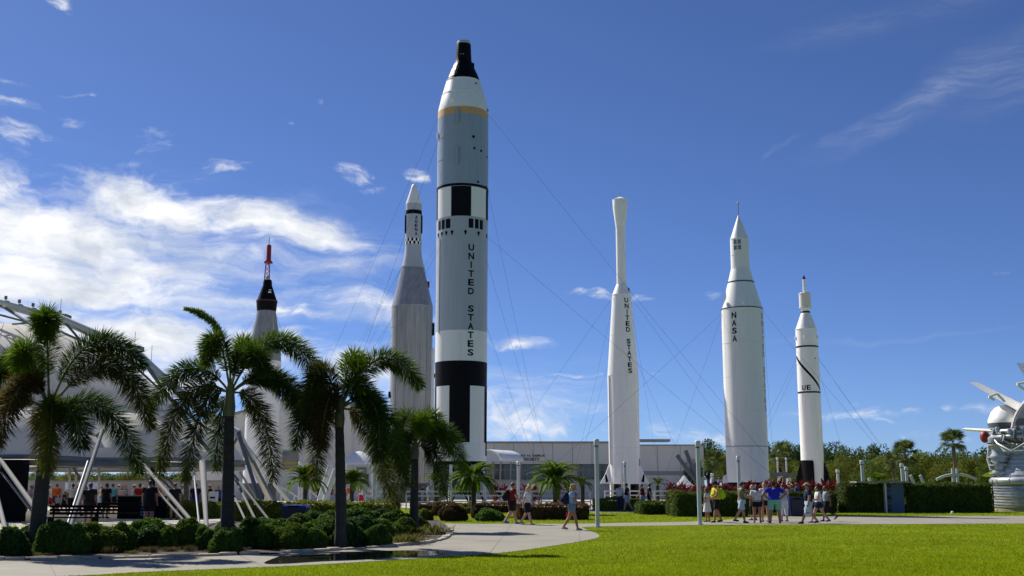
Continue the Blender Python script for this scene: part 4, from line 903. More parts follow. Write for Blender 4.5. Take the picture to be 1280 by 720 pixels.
# the big outside arch: two chords tied by braces, stepping down to the right
up = [(-230, 372), (-110, 366), (0, 377), (76, 397), (168, 437), (206, 472), (252, 512), (298, 541), (347, 645)]
Ys = [66, 63.5, 61.5, 60, 58.5, 57.6, 56.6, 55.6, None]
chords = []
for dy, dpy, rad in ((0, 0, .27), (1.5, 5, .2)):
    pts = [(ground_pt(*p) if y is None else T_(p[0], p[1] + dpy, y + dy)) for p, y in zip(up, Ys)]
    if dy: pts[-1] = pts[-1] + Vector((.9, 1.6, 0))
    chords.append(pts)
    for a, b in zip(pts, pts[1:]): tent_bar(a, b, rad, m_arch, name='arch_chord')
low = [T_(p[0] - 6, p[1] + 15, y + .7) for p, y in zip(up[1:-1], Ys[1:-1])]
for a, b in zip(low, low[1:]): tent_bar(a, b, .10, name='arch_chord')
for k in range(1, 8):
    tent_bar(chords[0][k], chords[1][k], .09, name='arch_brace'); tent_bar(chords[0][k], low[min(k - 1, 6)], .08, name='arch_brace'); tent_bar(chords[1][k], low[min(k - 1, 6)], .08, name='arch_brace')
    if k < 7 and k % 2: tent_bar(chords[0][k], low[k], .06, name='arch_brace')
for k in (3, 4): MB().box(chords[0][k] + Vector((0, .5, .12)), (.45, .8, .22)).build('arch_node', m_tubedk, tent)
for px, py, Y, h in ((75, 396, 60, 1.0), (168, 437, 58.5, .95), (189, 452, 58, .85)): tent_bar(T_(px, py, Y), T_(px, py, Y) + Vector((0, 0, h)), .02, m_tubedk, 'lightning_rod')
for k in range(5): p = T_(7 + 17 * k, 377 + 4.6 * k, 61.4 - .4 * k); MB().box(p + Vector((0, 0, .22)), (.12, .12, .2)).build('lamp_bracket', m_tubedk, tent)
# lattice bars that come down to the roof
tent_bar(T_(0, 381, 62), T_(56, 416, 58), .13); tent_bar(T_(56, 416, 58), T_(-6, 482, 57), .11); tent_bar(T_(58, 402, 60), T_(16, 405, 63), .1); tent_bar(T_(82, 404, 60), T_(100, 425, 59), .11); tent_bar(T_(168, 437, 58.6), T_(262, 565, 55), .15)
tent_bar(T_(210, 476, 57.6), T_(236, 506, 58.5), .1); tent_bar(T_(150, 440, 60), T_(181, 463, 62), .09); tent_bar(T_(298, 541, 55.6), ground_pt(332, 652), .16); tent_bar(T_(300, 548, 56), T_(316, 578, 57), .12)
tent_bar(T_(290, 590, 56), ground_pt(322, 655), .10, m_tube); tent_bar(T_(286, 606, 56), ground_pt(310, 657), .08); tent_bar(T_(316, 576, 57), ground_pt(354, 648), .12, m_tubedk); tent_bar(T_(300, 590, 58), ground_pt(337, 650), .09); tent_bar(T_(310, 586, 58), ground_pt(330, 650), .07)
tent_bar(T_(278, 575, 56), ground_pt(340, 655), .09)
# struts of the left and middle bays
tent_bar(ground_pt(88, 660), T_(128, 538, 54), .15); tent_bar(ground_pt(84, 657), T_(110, 577, 53), .10, m_tubedk)
tent_bar(ground_pt(64, 663), T_(-6, 566, 54), .16); tent_bar(ground_pt(56, 660), T_(-6, 580, 54), .09); tent_bar(T_(-4, 618, 52), ground_pt(8, 668), .14); tent_bar(T_(92, 585, 60), ground_pt(128, 640), .1)
tent_bar(T_(171, 571, 53), ground_pt(250, 664), .13); tent_bar(T_(167, 580, 54), ground_pt(236, 658), .08); tent_bar(T_(195, 592, 58), ground_pt(248, 645), .09); tent_bar(T_(208, 596, 60), ground_pt(246, 640), .1)
tent_bar(T_(242, 588, 55), ground_pt(250, 665), .07, m_tubedk); tent_bar(T_(253, 578, 53.5), ground_pt(259, 672), .26, m_tube, 'tapered_post', .09)
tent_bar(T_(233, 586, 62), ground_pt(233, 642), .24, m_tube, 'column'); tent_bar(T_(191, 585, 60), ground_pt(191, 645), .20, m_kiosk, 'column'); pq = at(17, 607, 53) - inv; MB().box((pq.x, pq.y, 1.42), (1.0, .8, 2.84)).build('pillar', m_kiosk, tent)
for px in (87, 95, 124, 60): tent_bar(T_(px, 586, 76), ground_pt(px, 632), .14, m_tube, 'column')
tent_bar(T_(128, 538, 54), T_(120, 545, 58), .1)
# things under the tent
def box_thing(name, label, cat, px0, px1, y0, y1, Y, dep, m, parts=()):
    a, b = at(px0, y1, Y), at(px1, y0, Y); t = thing(name, label, cat, ((a.x + b.x) / 2, Y, 0)); return t, b.x - a.x, a.z, b.z
t, W, z0, z1 = box_thing('garden_wall', 'long low tan wall behind the crowd under the tent', 'wall', 28, 292, 602, 626, 92, .3, m_wall)
MB().box((0, 0, z1 / 2), (W, .3, z1)).build('wall', m_wall, t); MB().box((0, 0, z1 + .05), (W + .1, .4, .1)).build('coping', m_conc, t)
m_ban = mat('banner_print', (.62, .66, .74), .6, var=.12, scale=.6, col2=(.30, .40, .62), c2lo=.45, c2hi=.6, c2scale=.5)
m_banb = mat('banner_blue', (.05, .09, .28), .6, var=.2, scale=1)
t, W, z0, z1 = box_thing('banner_panel', 'pale blue and white display panel standing behind the crowd', 'banner', 80, 126, 603, 629, 88, .1, m_ban)
MB().box((0, 0, (z0 + z1) / 2), (W, .08, z1 - z0)).build('panel', m_ban, t); MB().box((-W * .33, -.05, (z0 + z1) / 2 - .25), (W * .3, .03, (z1 - z0) * .6)).build('blue_field', m_banb, t); MB().box((W * .3, -.05, z1 - .55), (W * .22, .03, .08)).build('red_line', m_red, t)
for s in (-1, 1): MB().box((s * W * .45, 0, z0 / 2), (.1, .1, max(z0, .1))).build('leg', m_tubedk, t)
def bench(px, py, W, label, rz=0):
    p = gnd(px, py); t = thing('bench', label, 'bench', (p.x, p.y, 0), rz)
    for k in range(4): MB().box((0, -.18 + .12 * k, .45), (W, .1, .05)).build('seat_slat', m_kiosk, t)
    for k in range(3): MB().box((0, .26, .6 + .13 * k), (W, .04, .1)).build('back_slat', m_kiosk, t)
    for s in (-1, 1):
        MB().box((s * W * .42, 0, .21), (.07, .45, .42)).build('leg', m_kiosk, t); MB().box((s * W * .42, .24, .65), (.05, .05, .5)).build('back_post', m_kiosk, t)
bench(90, 662, 2.0, 'dark slatted bench under the tent by the white slanted strut'); bench(150, 655, 2.4, 'dark slatted bench under the tent right of the slanted strut', .1)
t, W, z0, z1 = box_thing('kiosk_counter', 'dark kiosk counter under the tent beside its black column', 'kiosk', 150, 205, 628, 655, 58, 1, m_kiosk)
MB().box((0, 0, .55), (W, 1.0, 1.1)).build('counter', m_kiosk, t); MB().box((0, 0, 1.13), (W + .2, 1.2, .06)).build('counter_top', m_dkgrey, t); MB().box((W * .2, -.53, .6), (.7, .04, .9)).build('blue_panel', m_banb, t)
t, W, z0, z1 = box_thing('white_box_sign', 'white boxy stand with dark slots right of the white tent post', 'sign', 261, 272, 618, 632, 68, 1, m_white)
MB().box((0, 0, .65), (W, .4, 1.3)).build('cabinet', m_white, t)
for k in range(2): MB().box((0, -.21, .95 - .3 * k), (W * .6, .03, .1)).build('slot', m_black, t)
# blue-lidded bin
m_bblue = mat('bin_blue', (.015, .04, .30), .4, var=.15, scale=3)
m_bdark = mat('bin_dark', (.012, .014, .03), .5, var=.2)
def bin_(name, label, px0, px1, ytop, ybase, m, lidm, tilt=0, emblem=False, Y=None):
    p0, p1 = gnd(px0, ybase), gnd(px1, ybase); Y = p0.y; W = p1.x - p0.x; H = (ybase - ytop) * mpp(Y, .4); t = thing(name, label, 'bin', ((p0.x + p1.x) / 2, Y + W * .45, 0))
    w2 = W / 2
    def frus(mb, a, b, z0, z1):
        i = len(mb.v); mb.v += [(-a, -a * .9, z0), (a, -a * .9, z0), (a, a * .9, z0), (-a, a * .9, z0), (-b, -b * .9, z1), (b, -b * .9, z1), (b, b * .9, z1), (-b, b * .9, z1)]
        mb.f += [(i + 3, i + 2, i + 1, i), (i + 4, i + 5, i + 6, i + 7)] + [(i + k, i + (k + 1) % 4, i + 4 + (k + 1) % 4, i + 4 + k) for k in range(4)]; return mb
    frus(MB(), w2 * .9, w2 * .97, .05, H * .86).build('body', m, t); frus(MB(), w2 * 1.03, w2 * .96, H * .865, H).build('lid', lidm, t); frus(MB(), w2 * .8, w2 * .8, 0, .05).build('plinth', m_black, t)
    MB().box((0, -w2 * .9, H * .93), (W * .45, .06, H * .07)).build('slot', m_black, t)
    if emblem:
        for k in range(3):
            a = R(90 + 120 * k); r_ = W * .16; c = (0 + r_ * math.cos(a), -w2 * .90, H * .48 + r_ * math.sin(a))
            MB().box(c, (W * .2, .03, W * .07), Matrix.Rotation(-(a + R(90)), 3, 'Y')).build('emblem_arrow', m_white, t)
bin_('blue_lidded_bin', 'dark bin with a bright blue lid behind the bed shrubs', 351, 382, 632, 656, m_bdark, m_bblue)
bin_('recycling_bin', 'blue recycling bin with a white arrow emblem beside the man in blue', 979, 989, 620, 645.5, m_bblue, m_bblue, emblem=True)
bin_('litter_bin', 'black litter bin between the blue bin and the walkers', 989.6, 1005.5, 622, 645.5, m_bdark, m_bdark)

# ================================================================== buildings
m_bwall = mat('building_wall', (.56, .56, .54), .8, var=.04, scale=.4, col2=(.51, .51, .495), c2lo=.5, c2hi=.7, c2scale=.15)
m_bwall2 = mat('white_building_wall', (.64, .62, .57), .8, var=.05, scale=.3)
m_bband = mat('building_band', (.26, .26, .28), .8)
m_glass = mat('dark_glass', (.03, .05, .065), .06, var=.3, scale=.4, spec=.8)
m_mull = mat('window_frame', (.20, .21, .21), .5)
m_sign = mat('sign_letters', (.02, .025, .04), .5)
BY = 140
bl = thing('long_building', 'long low pale grey building with a dark glass front behind the rockets', 'building', (at(745, 607, BY).x, BY, 0)); bx0 = at(745, 607, BY).x
def bxx(px): return at(px, 607, BY).x - bx0
zt = at(640, 553.5, BY).z; ztr = at(640, 557, BY).z; zg1 = at(640, 580, BY).z; zg0 = at(640, 599, BY).z
x0, xs, xe = bxx(470), bxx(765), bxx(880)
MB().box(((x0 + xs) / 2, 10, (zt + zg1) / 2), (xs - x0, 20, zt - zg1)).build('upper_wall', m_bwall, bl); MB().box(((x0 + xs) / 2, 11, zg0 / 2), (xs - x0, 18, zg0)).build('base_wall', m_bwall, bl)
MB().box(((xs + xe) / 2 + .05, 9.4, ztr / 2), (xe - xs, 19, ztr)).build('end_wall', m_bwall, bl); MB().box(((xs + xe) / 2 + .1, -.12, at(640, 591.5, BY).z), (xe - xs - .5, .06, 5.2 * mpp(BY))).build('wall_band', m_bband, bl)
MB().box(((x0 + xs) / 2, -.1, zt + .06), (xs - x0 + .3, .5, .22)).build('coping', m_bband, bl); MB().box(((xs + xe) / 2, -.25, ztr + .05), (xe - xs + .3, .4, .15)).build('coping', m_bband, bl); MB().box((bxx(813), 4, ztr + .75), (bxx(828) - bxx(768), 3, .3)).build('roof_unit', m_mull, bl)
MB().box(((x0 + xs) / 2, 2.3, (zg0 + zg1) / 2), (xs - x0, .2, zg1 - zg0)).build('glass_back', m_dkgrey, bl)
for k in range(1, 12): MB().box((x0 + (xs - x0) * k / 12, -.012, (zt + zg1) / 2), (.07, .03, zt - zg1 - .1)).build('panel_joint', m_bband, bl)
for k in range(1, 4): MB().box((xs + (xe - xs) * k / 4, -.115, ztr / 2), (.07, .03, ztr - .1)).build('panel_joint', m_bband, bl)
n = 42; w = (xs - x0) / n
for k in range(n):
    pn = MB().box((x0 + w * (k + .5), 1.4, (zg0 + zg1) / 2), (w - .12, .06, zg1 - zg0 - .1)).build('window_pane', m_glass, bl); MB().box((x0 + w * k, 1.36, (zg0 + zg1) / 2), (.12, .16, zg1 - zg0)).build('mullion', m_mull, bl)
MB().box(((x0 + xs) / 2, 1.3, zg0 + (zg1 - zg0) * .62), (xs - x0, .14, .12)).build('transom', m_mull, bl)
def sign_text(s, px0, px1, py, hpx):
    V, Fc, asp = text_shape(s, .03); W = bxx(px1) - bxx(px0); h = hpx * mpp(BY); cx = (bxx(px0) + bxx(px1)) / 2; cz = at(640, py, BY).z
    me = bpy.data.meshes.new('sign_lettering'); me.from_pydata([(cx + x * W, -.06, cz + y * h) for x, y, _ in V], [], Fc); me.update(); link('sign_lettering', me, m_sign, bl)
sign_text('DR. KURT H. DEBUS', 634, 681, 569.6, 2.6); sign_text('CONFERENCE FACILITY', 622, 674.5, 574, 3.6)
# barrel canopy at the entrance
cY = 130; m_can = mat('canopy_white', (.76, .76, .74), .5, var=.03); cp = at(606, 607, cY); Wc = 46 * mpp(cY); zc0 = at(640, 576.5, cY).z; hc = 15.0 * mpp(cY); Lc = 6.2
cn = thing('barrel_canopy', 'white barrel-vault canopy at the entrance of the long building', 'canopy', (cp.x, cY, 0), R(-25))
mb = MB(); nn = 20
for y in (0, Lc):
    for inn in (0, .18):
        for k in range(nn + 1):
            q = math.pi * k / nn; mb.v.append((-math.cos(q) * (Wc / 2 - inn), y, zc0 + math.sin(q) * (hc - inn)))
s_ = nn + 1
for k in range(nn):
    a = k; mb.f += [(a, a + 1, 2 * s_ + a + 1, 2 * s_ + a), (s_ + a, 3 * s_ + a, 3 * s_ + a + 1, s_ + a + 1), (a, s_ + a, s_ + a + 1, a + 1), (2 * s_ + a, 2 * s_ + a + 1, 3 * s_ + a + 1, 3 * s_ + a)]
mb.build('vault', m_can, cn, True)
mb = MB(); mb.v = [(-math.cos(math.pi * k / nn) * (Wc / 2 - .1), .12, zc0 + math.sin(math.pi * k / nn) * (hc - .1)) for k in range(nn + 1)]; mb.f = [tuple(range(nn + 1))]; mb.build('end_panel', mat('canopy_end', (.42, .46, .52), .5), cn)
for x in (-.44, .44):
    for y in (.4, Lc * .5, Lc - .4): MB().bar((x * Wc * .93, y, 0), (x * Wc, y, zc0 + .1), .09).build('post', m_mull, cn, True)
# white gabled building behind the palms
wY = 132; w0, w1 = at(240, 607, wY).x, at(478, 607, wY).x; xa = at(390, 607, wY).x; wb = thing('white_building', 'white gabled building half hidden behind the second and third palms', 'building', ((w0 + w1) / 2, wY, 0)); cx = (w0 + w1) / 2
ze = at(640, 522, wY).z; za = at(640, 489, wY).z; pr = [(w0 - cx, 0), (w1 - cx, 0), (w1 - cx, ze), (xa - cx, za), (w0 - cx, ze - 1)]
mb = MB()
for y in (0, 18): mb.v += [(x, y, z) for x, z in pr]
mb.f = [(0, 1, 2, 3, 4), (9, 8, 7, 6, 5)] + [(i, i + 5, (i + 1) % 5 + 5, (i + 1) % 5) for i in range(5)]; mb.build('wall', m_bwall2, wb)
for a, b in ((pr[4], pr[3]), (pr[3], pr[2])): MB().bar((a[0], -.15, a[1] + .1), (b[0], -.15, b[1] + .1), .18).build('roof_edge', m_bband, wb)
for px in (300, 316, 332, 420, 440): MB().box((at(px, 607, wY).x - cx, -.06, ze / 2 - .5), (.18, .1, ze - 1.2)).build('wall_pilaster', m_bwall, wb)
for a, b, y0, y1 in ((352, 372, 563, 587), (318, 330, 575, 598), (372, 384, 590, 604), (445, 458, 584, 592)):
    f = MB().box((at((a + b) / 2, 607, wY).x - cx, -.05, (at(0, y0, wY).z + at(0, y1, wY).z) / 2), ((b - a) * mpp(wY), .12, (y1 - y0) * mpp(wY))).build('window', m_mull, wb)
    MB().box((at((a + b) / 2, 607, wY).x - cx, -.12, (at(0, y0, wY).z + at(0, y1, wY).z) / 2), ((b - a) * mpp(wY) - .4, .06, (y1 - y0) * mpp(wY) - .4)).build('pane', m_glass, f)
for k in range(2): MB().box((at(362, 607, wY).x - cx, -.2, at(0, 579 + 5 * k, wY).z), (20 * mpp(wY), .08, .18)).build('yellow_strip', mat('yellow_strip', (.45, .33, .02), .6), wb)
# small white marquee
mY = 104; mc = at(448, 607, mY); mq = thing('white_marquee', 'small bright white marquee seen between the third and fourth palms', 'marquee', (mc.x, mY, 0)); a = 20 * mpp(mY); z0, z1 = at(0, 580, mY).z, at(0, 564, mY).z
mb = MB(); k_ = 6
for t in range(k_ + 1):
    u = t / k_; r_ = a * (1 - u) ** 1.0 + .05; z = z0 + (z1 - z0) * (1 - (1 - u) ** 1.6)
    for x, y in ((-1, -1), (0, -1), (1, -1), (1, 0), (1, 1), (0, 1), (-1, 1), (-1, 0)): mb.v.append((x * r_, y * r_, z))
for t in range(k_):
    for j in range(8): mb.f.append((t * 8 + j, t * 8 + (j + 1) % 8, t * 8 + 8 + (j + 1) % 8, t * 8 + 8 + j))
mb.build('roof', m_can, mq); 
for x in (-1, 1):
    for y in (-1, 1): MB().bar((x * a * .95, y * a * .95, 0), (x * a * .95, y * a * .95, z0 + .05), .08).build('post', m_can, mq, True)
MB().box((0, -a * .9, z0 * .62), (a * 1.5, .05, .9)).build('menu_board', m_dkgrey, mq)

# ================================================================== rocket engine and horizontal stage
m_eng = mat('engine_grey', (.47, .49, .50), .34, metal=.25, var=.12, scale=2.5, col2=(.28, .31, .35), c2lo=.5, c2hi=.7, c2scale=2)
m_engdk = mat('engine_dark', (.10, .11, .12), .45, metal=.3, var=.3, scale=3)
eb = gnd(1293, 639); EYk = mpp(eb.y, 1.5); en = thing('rocket_engine', 'big ribbed grey rocket engine standing on its nozzle at the right edge', 'engine', (eb.x, eb.y, 0), -.2)
def ez(py): return (639 - py) * EYk
def er(px): return px * EYk
MB().lathe([(er(47), 0), (er(47), .25)], 48).build('pad', m_conc, en, True)
MB().lathe([(er(46), .25), (er(47), ez(625)), (er(46.5), ez(612)), (er(45), ez(608))], 64).build('nozzle_extension', m_eng, en, True)
for k in range(8):
    y = 634 - k * 3.4; MB().lathe([(er(46), ez(y)), (er(47.8), ez(y)), (er(47.8), ez(y - 1.1)), (er(46), ez(y - 1.1))], 64, caps=False).build('nozzle_band', m_eng if k % 3 else mat('band_rust', (.30, .25, .20), .6), en, True)
tor = [(er(45) * math.sin(2 * math.pi * j / 48), -er(45) * math.cos(2 * math.pi * j / 48), ez(602)) for j in range(49)]
MB().tube(tor, er(4.8), 12).build('exhaust_manifold', m_eng, en, True)
for k in range(16): q = 2 * math.pi * k / 16; MB().lathe([(er(5.2), -.05), (er(5.2), .05)], 14).build('manifold_flange', m_eng, en, True).matrix_basis = Matrix.Translation((er(45) * math.sin(q), -er(45) * math.cos(q), ez(602))) @ Matrix.Rotation(q, 4, 'Z') @ Matrix.Rotation(R(90), 4, 'Y')
bell = [(er(40), ez(602)), (er(37), ez(592)), (er(33), ez(583)), (er(27.5), ez(572)), (er(22), ez(562)), (er(18), ez(553)), (er(17), ez(548))]
MB().lathe(bell, 96, flute=1, amp=.012).build('bell', m_eng, en, True)
for y, h in ((595, 38.4), (589, 35.8), (583, 33.3), (578, 30.8), (573, 28.2), (568, 25.4), (563, 22.8), (558, 20.4)): MB().lathe([(er(h - .6), ez(y) - .03), (er(h + .5), ez(y) - .03), (er(h + .5), ez(y) + .03), (er(h - .6), ez(y) + .03)], 56, caps=False).build('hatband', m_eng, en, True)
MB().lathe([(er(17), ez(548)), (er(24), ez(546)), (er(25), ez(538)), (er(18), ez(534)), (er(8), ez(533))], 40).build('injector_dome', m_engdk, en, True)
# turbopump on the left side, inlet elbows, ducts
tp = MB().lathe([(er(9.5), ez(596)), (er(10), ez(590)), (er(7), ez(588)), (er(7), ez(580)), (er(10), ez(578)), (er(10.5), ez(570)), (er(8.5), ez(567)), (er(9), ez(560)), (er(12), ez(556)), (er(12), ez(548)), (er(8), ez(545))], 28, c=(er(-37), -.2, 0)).build('turbopump', m_eng, en, True)
for y in (593, 583, 573, 558): MB().lathe([(er(11), ez(y)), (er(13), ez(y)), (er(13), ez(y - 1.6)), (er(11), ez(y - 1.6))], 24, c=(er(-37), -.2, 0)).build('flange', m_eng, tp, True)
for k in range(20):
    q = R(18 * k); MB().lathe([(.05, 0), (.05, .08)], 6, c=(er(-37) + er(12.4) * math.sin(q), -.2 - er(12.4) * math.cos(q), ez(556))).build('bolt', m_engdk, tp)
def duct(pts, r, m=m_eng, name='duct'): MB().tube([(er(x), d, ez(y)) for x, y, d in pts], er(r), 10).build(name, m, en, True)
ring_pts = lambda rad, y, d0: [(rad * math.sin(2 * math.pi * j / 40), y, -er(rad) * math.cos(2 * math.pi * j / 40)) for j in range(41)]
duct(ring_pts(38, 541, 0), 3.2, name='ring_duct'); duct(ring_pts(40, 547.5, 0), 2.4, name='ring_duct')
er_ = random.Random(5)
for k in range(22):
    q = R(-110 + 10 * k + er_.uniform(-4, 4)); s, c = math.sin(q), -math.cos(q)
    rA, rB = er_.uniform(36, 43), er_.uniform(18, 30); yA, yB = er_.uniform(536, 546), er_.uniform(548, 560)
    duct([(rA * s, yA, er(rA) * c), ((rA + 3) * s, (yA + yB) / 2, er(rA + 3) * c), (rB * s, yB, er(rB) * c)], er_.uniform(.9, 2.3), (m_eng, m_eng, m_engdk)[k % 3])
for k in range(14):
    q = R(-100 + 14 * k); s, c = math.sin(q), -math.cos(q); MB().lathe([(er(2.6), -.12), (er(2.6), .12), (er(1.8), .16)], 10, c=(er(41) * s, er(41) * c, ez(544 - 3 * (k % 3)))).build('valve', (m_eng, m_engdk)[k % 2], en, True)
duct([(-43, 548, -.3), (-42, 556, -1.2), (-30, 566, -2.0), (-14, 556, -2.3), (4, 566, -2.3), (14, 552, -2.2)], 1.3, name='frame_tube'); duct([(-44, 545, -.2), (-36, 566, -1.6), (-16, 566, -2.1)], 1.4, name='frame_tube'); duct([(-49, 600, -.5), (-49, 638, -.5)], .5, m_dkgrey, 'sign_post'); duct([(-55, 607, 0), (-46, 607, 0)], .7, m_white, 'bracket'); 
duct([(-46, 560, .4), (-49, 575, .2), (-47, 588, 0)], 2.0, name='duct'); duct([(-44, 552, .2), (-47, 560, .1)], 3.0, name='duct')
# horizontal stage with fins, its tail towards the camera
m_fin = mat('fin_white', (.86, .84, .78), .5, var=.04)
SY = 98; sc0 = at(1327, 545, SY); rs = 64 * mpp(SY, 5)
st = thing('horizontal_stage', 'huge white rocket stage lying on its side behind the engine, fins spread', 'rocket', (sc0.x, SY, 0), R(-46)); zc = sc0.z
Rx = Matrix.Rotation(R(-90), 4, 'X')
def along(mb, name, m, par=None, smooth=True):
    o = mb.build(name, m, par or st, smooth); o.matrix_basis = Matrix.Translation((0, 0, zc)) @ Rx; return o
along(MB().lathe([(rs * .93, 0), (rs, .1), (rs, 4.5), (rs * .99, 4.6), (rs * .985, 26), (rs * .9, 27)], 64), 'tank', m_white)
along(MB().lathe([(rs * .90, -.7), (rs * .93, .05)], 64), 'tail_skirt', m_bband)
along(MB().lathe([(rs * .86, -.75), (rs * .88, -.6)], 64), 'tail_plate', mat('flame_shield', (.30, .31, .33), .6))
for k in range(8):
    a = R(22.5 + 45 * k); rr = rs * (.62 if k % 2 else .30)
    along(MB().lathe([(.55, -2.0), (.42, -1.4), (.22, -.7)], 24, c=(rr * math.sin(a), rr * math.cos(a), 0)), 'engine_bell', m_engdk)
def fin(ang, r0, r1, c0, c1, sweep, thick=.5):
    a = R(ang); u = Vector((math.sin(a), 0, math.cos(a))); v = Vector((math.cos(a), 0, -math.sin(a))); mb = MB()
    for r_, ch, th, y in ((r0, c0, thick, 0.0), (r1, c1, thick * .5, sweep)):
        for s, yy in ((1, .35 * ch), (1, ch - .3), (-1, ch - .3), (-1, .35 * ch)): mb.v.append(tuple(Vector((0, y + yy, zc)) + u * r_ + v * (s * th / 2)))
        mb.v.append(tuple(Vector((0, y, zc)) + u * r_)); mb.v.append(tuple(Vector((0, y + ch, zc)) + u * r_))
    i = (4, 0, 1, 5, 2, 3); mb.f = [tuple(i)[::-1], tuple(k + 6 for k in i)] + [(i[k], i[(k + 1) % 6], i[(k + 1) % 6] + 6, i[k] + 6) for k in range(6)]; mb.build('fin', m_fin, st)
for ang, r1 in ((-57, 2.15), (-84, 2.05), (-114, 1.85), (-28, 1.7), (30, 1.6), (80, 2), (140, 1.8)): fin(ang, rs * .9, rs * r1, 4.2, 2.2, .5)
# white rounded tank fairing and red cover in front of the tail, standing on the same cradle
inv_s = Matrix.LocRotScale(st.location, st.rotation_euler, st.scale).inverted()
q = inv_s @ at(1258, 529, 103); kk = mpp(103, 6) * .86
MB().lathe([(25 * kk, 0), (25 * kk, .25), (23.5 * kk, 8 * kk), (20 * kk, 16 * kk), (14 * kk, 22.5 * kk), (6 * kk, 26 * kk), (.3 * kk, 27 * kk)], 40, c=q).build('rounded_fairing', m_white, st, True)
MB().lathe([(25.6 * kk, -.35), (25.6 * kk, 0)], 40, c=q).build('fairing_band', m_dkgrey, st, True); MB().lathe([(17 * kk, -q.z), (17 * kk, -.35)], 24, c=q).build('fairing_stand', m_engdk, st, True)
q2 = inv_s @ at(1231, 546, 101); MB().sphere(q2, (.42, .42, .55), 18, 12).build('red_engine_cover', m_red, st, True); MB().bar(q2, q2 + Vector((3.5, 1.5, .2)), .25).build('cover_arm', m_fin, st, True)
for a, b in (((1243, 500), (1236, 496)), ((1236, 496), (1246, 492)), ((1246, 492), (1256, 502)), ((1271, 480), (1282, 478)), ((1272, 481), (1285, 490))): MB().bar(inv_s @ at(*a, 93), inv_s @ at(*b, 93), .1).build('fuel_bracket', m_fin, st, True)
for y in (6, 18):
    MB().box((0, y, (zc - rs * .8) / 2), (rs * 1.3, 1.2, max(.3, zc - rs * .8))).build('cradle', m_conc, st)

# ================================================================== posts, fences, sign wall
m_fence = mat('white_rail', (.62, .60, .55), .6, var=.08, scale=3)
m_lamp = mat('lamp_post', (.50, .53, .52), .5, var=.06, scale=3); m_lens = mat('lamp_lens', (.60, .62, .62), .35, var=.05)
def lamp_post(px, ytop, ybase, wpx, label, Y=None):
    p = gnd(px, ybase) if Y is None else at(px, 607, Y); p.z = 0; Y = p.y; H = at(px, ytop, Y).z; r = wpx / 2 * mpp(Y, 2); t = thing('lamp_post', label, 'lamp post', (p.x, Y, 0))
    MB().lathe([(r * 1.5, 0), (r * 1.5, .04)], 20).build('base_plate', m_lamp, t, True); MB().lathe([(r, .02), (r, H - .32)], 20).build('post', m_lamp, t, True)
    MB().lathe([(r * .8, H - .33), (r * .8, H - .24)], 20).build('lens', m_dkgrey, t, True); MB().lathe([(r * 1.25, H - .25), (r * 1.35, H - .2), (r * 1.35, H - .03), (r * 1.1, H)], 20).build('cap', m_lens, t, True)
for a in ((747, 549, 659.5, 5.2, 'white lamp post at the path nose, left of the thin-necked rocket'), (875, 551, 656, 5.4, 'white lamp post in front of the man in yellow')): lamp_post(*a)
for px, yt, Y, w, l in ((924, 570, 62, 4.2, 'white lamp post in front of the NASA rocket base'), (1079, 575.5, 76, 4.4, 'white lamp post rising behind the left tall hedge'), (1128.8, 579.5, 80, 4.0, 'taller of the paired white lamp posts behind the sign wall'), (1134, 583.5, 90, 3.8, 'shorter of the paired white lamp posts behind the sign wall'),
                        (1048, 587, 95, 3.6, 'small white lamp post right of the UE rocket'), (648, 577, 88, 3.6, 'white lamp post in front of the barrel canopy'), (374.5, 577.5, 86, 3.6, 'white lamp post between the second and third palms'), (467.5, 563, 70, 4.6, 'pale post right of the small white marquee'), (781.5, 577.5, 80, 3.4, 'white lamp post in front of the thin-necked rocket'),
                        (890.5, 591.5, 100, 2.8, 'tiny white lamp post beside the grey dampers'), (973, 572, 118, 2.0, 'thin pale post between the NASA and UE rockets, left one'), (984, 572, 118, 2.0, 'thin pale post between the NASA and UE rockets, right one'), (333, 580, 86, 3.6, 'white lamp post just right of the second palm trunk')): lamp_post(px, yt, None, w, l, Y)
def rail_fence(px0, px1, Y, label, zs=(1.25, .95, .55), step=2.2, Y1=None):
    a, b = at(px0, 607, Y), at(px1, 607, Y1 or Y); t = thing('rail_fence', label, 'fence', (a.x, a.y, 0), math.atan2(b.y - a.y, b.x - a.x)); L_ = math.hypot(b.x - a.x, b.y - a.y)
    for z in zs: MB().box((L_ / 2, 0, z), (L_, .07, .11 if z == zs[0] else .08)).build('rail', m_fence, t)
    n = max(1, round(L_ / step))
    for k in range(n + 1): MB().box((L_ * k / n, .075, (zs[0] + .03) / 2), (.09, .08, zs[0] + .03)).build('post', m_fence, t)
rail_fence(457, 486, 78, 'white rail fence between the third and fourth palms'); rail_fence(508, 556, 78, 'white rail fence right of the fourth palm trunk'); rail_fence(562, 628, 80, 'white rail fence behind the small feather palm and man in red'); rail_fence(628, 738, 79, 'white rail fence in front of the long building glass'); rail_fence(756, 818, 84, 'white rail fence at the thin-necked rocket base'); rail_fence(814, 850, 82, 'white rail fence left of the red-leaved plants'); rail_fence(992, 1012, 90, 'short white rail fence behind the litter bin')
for px0, px1, y0, y1, Y, l in ((352, 384, 609, 628, 76, 'left'), (378, 398, 604, 622, 78, 'right')):
    a, b = at(px0, y0, Y), at(px1, y1, Y); t = thing('stair_rail', 'sloping white hand rail behind the blue bin, %s one' % l, 'handrail', (a.x, Y, 0)); MB().bar((0, 0, a.z), (b.x - a.x, 0, b.z), .05).build('rail', m_fence, t, True)
    for k in (0, .5, 1): q = Vector((0, 0, a.z)).lerp(Vector((b.x - a.x, 0, b.z)), k); MB().bar((q.x, 0, 0), q, .04).build('post', m_fence, t, True)
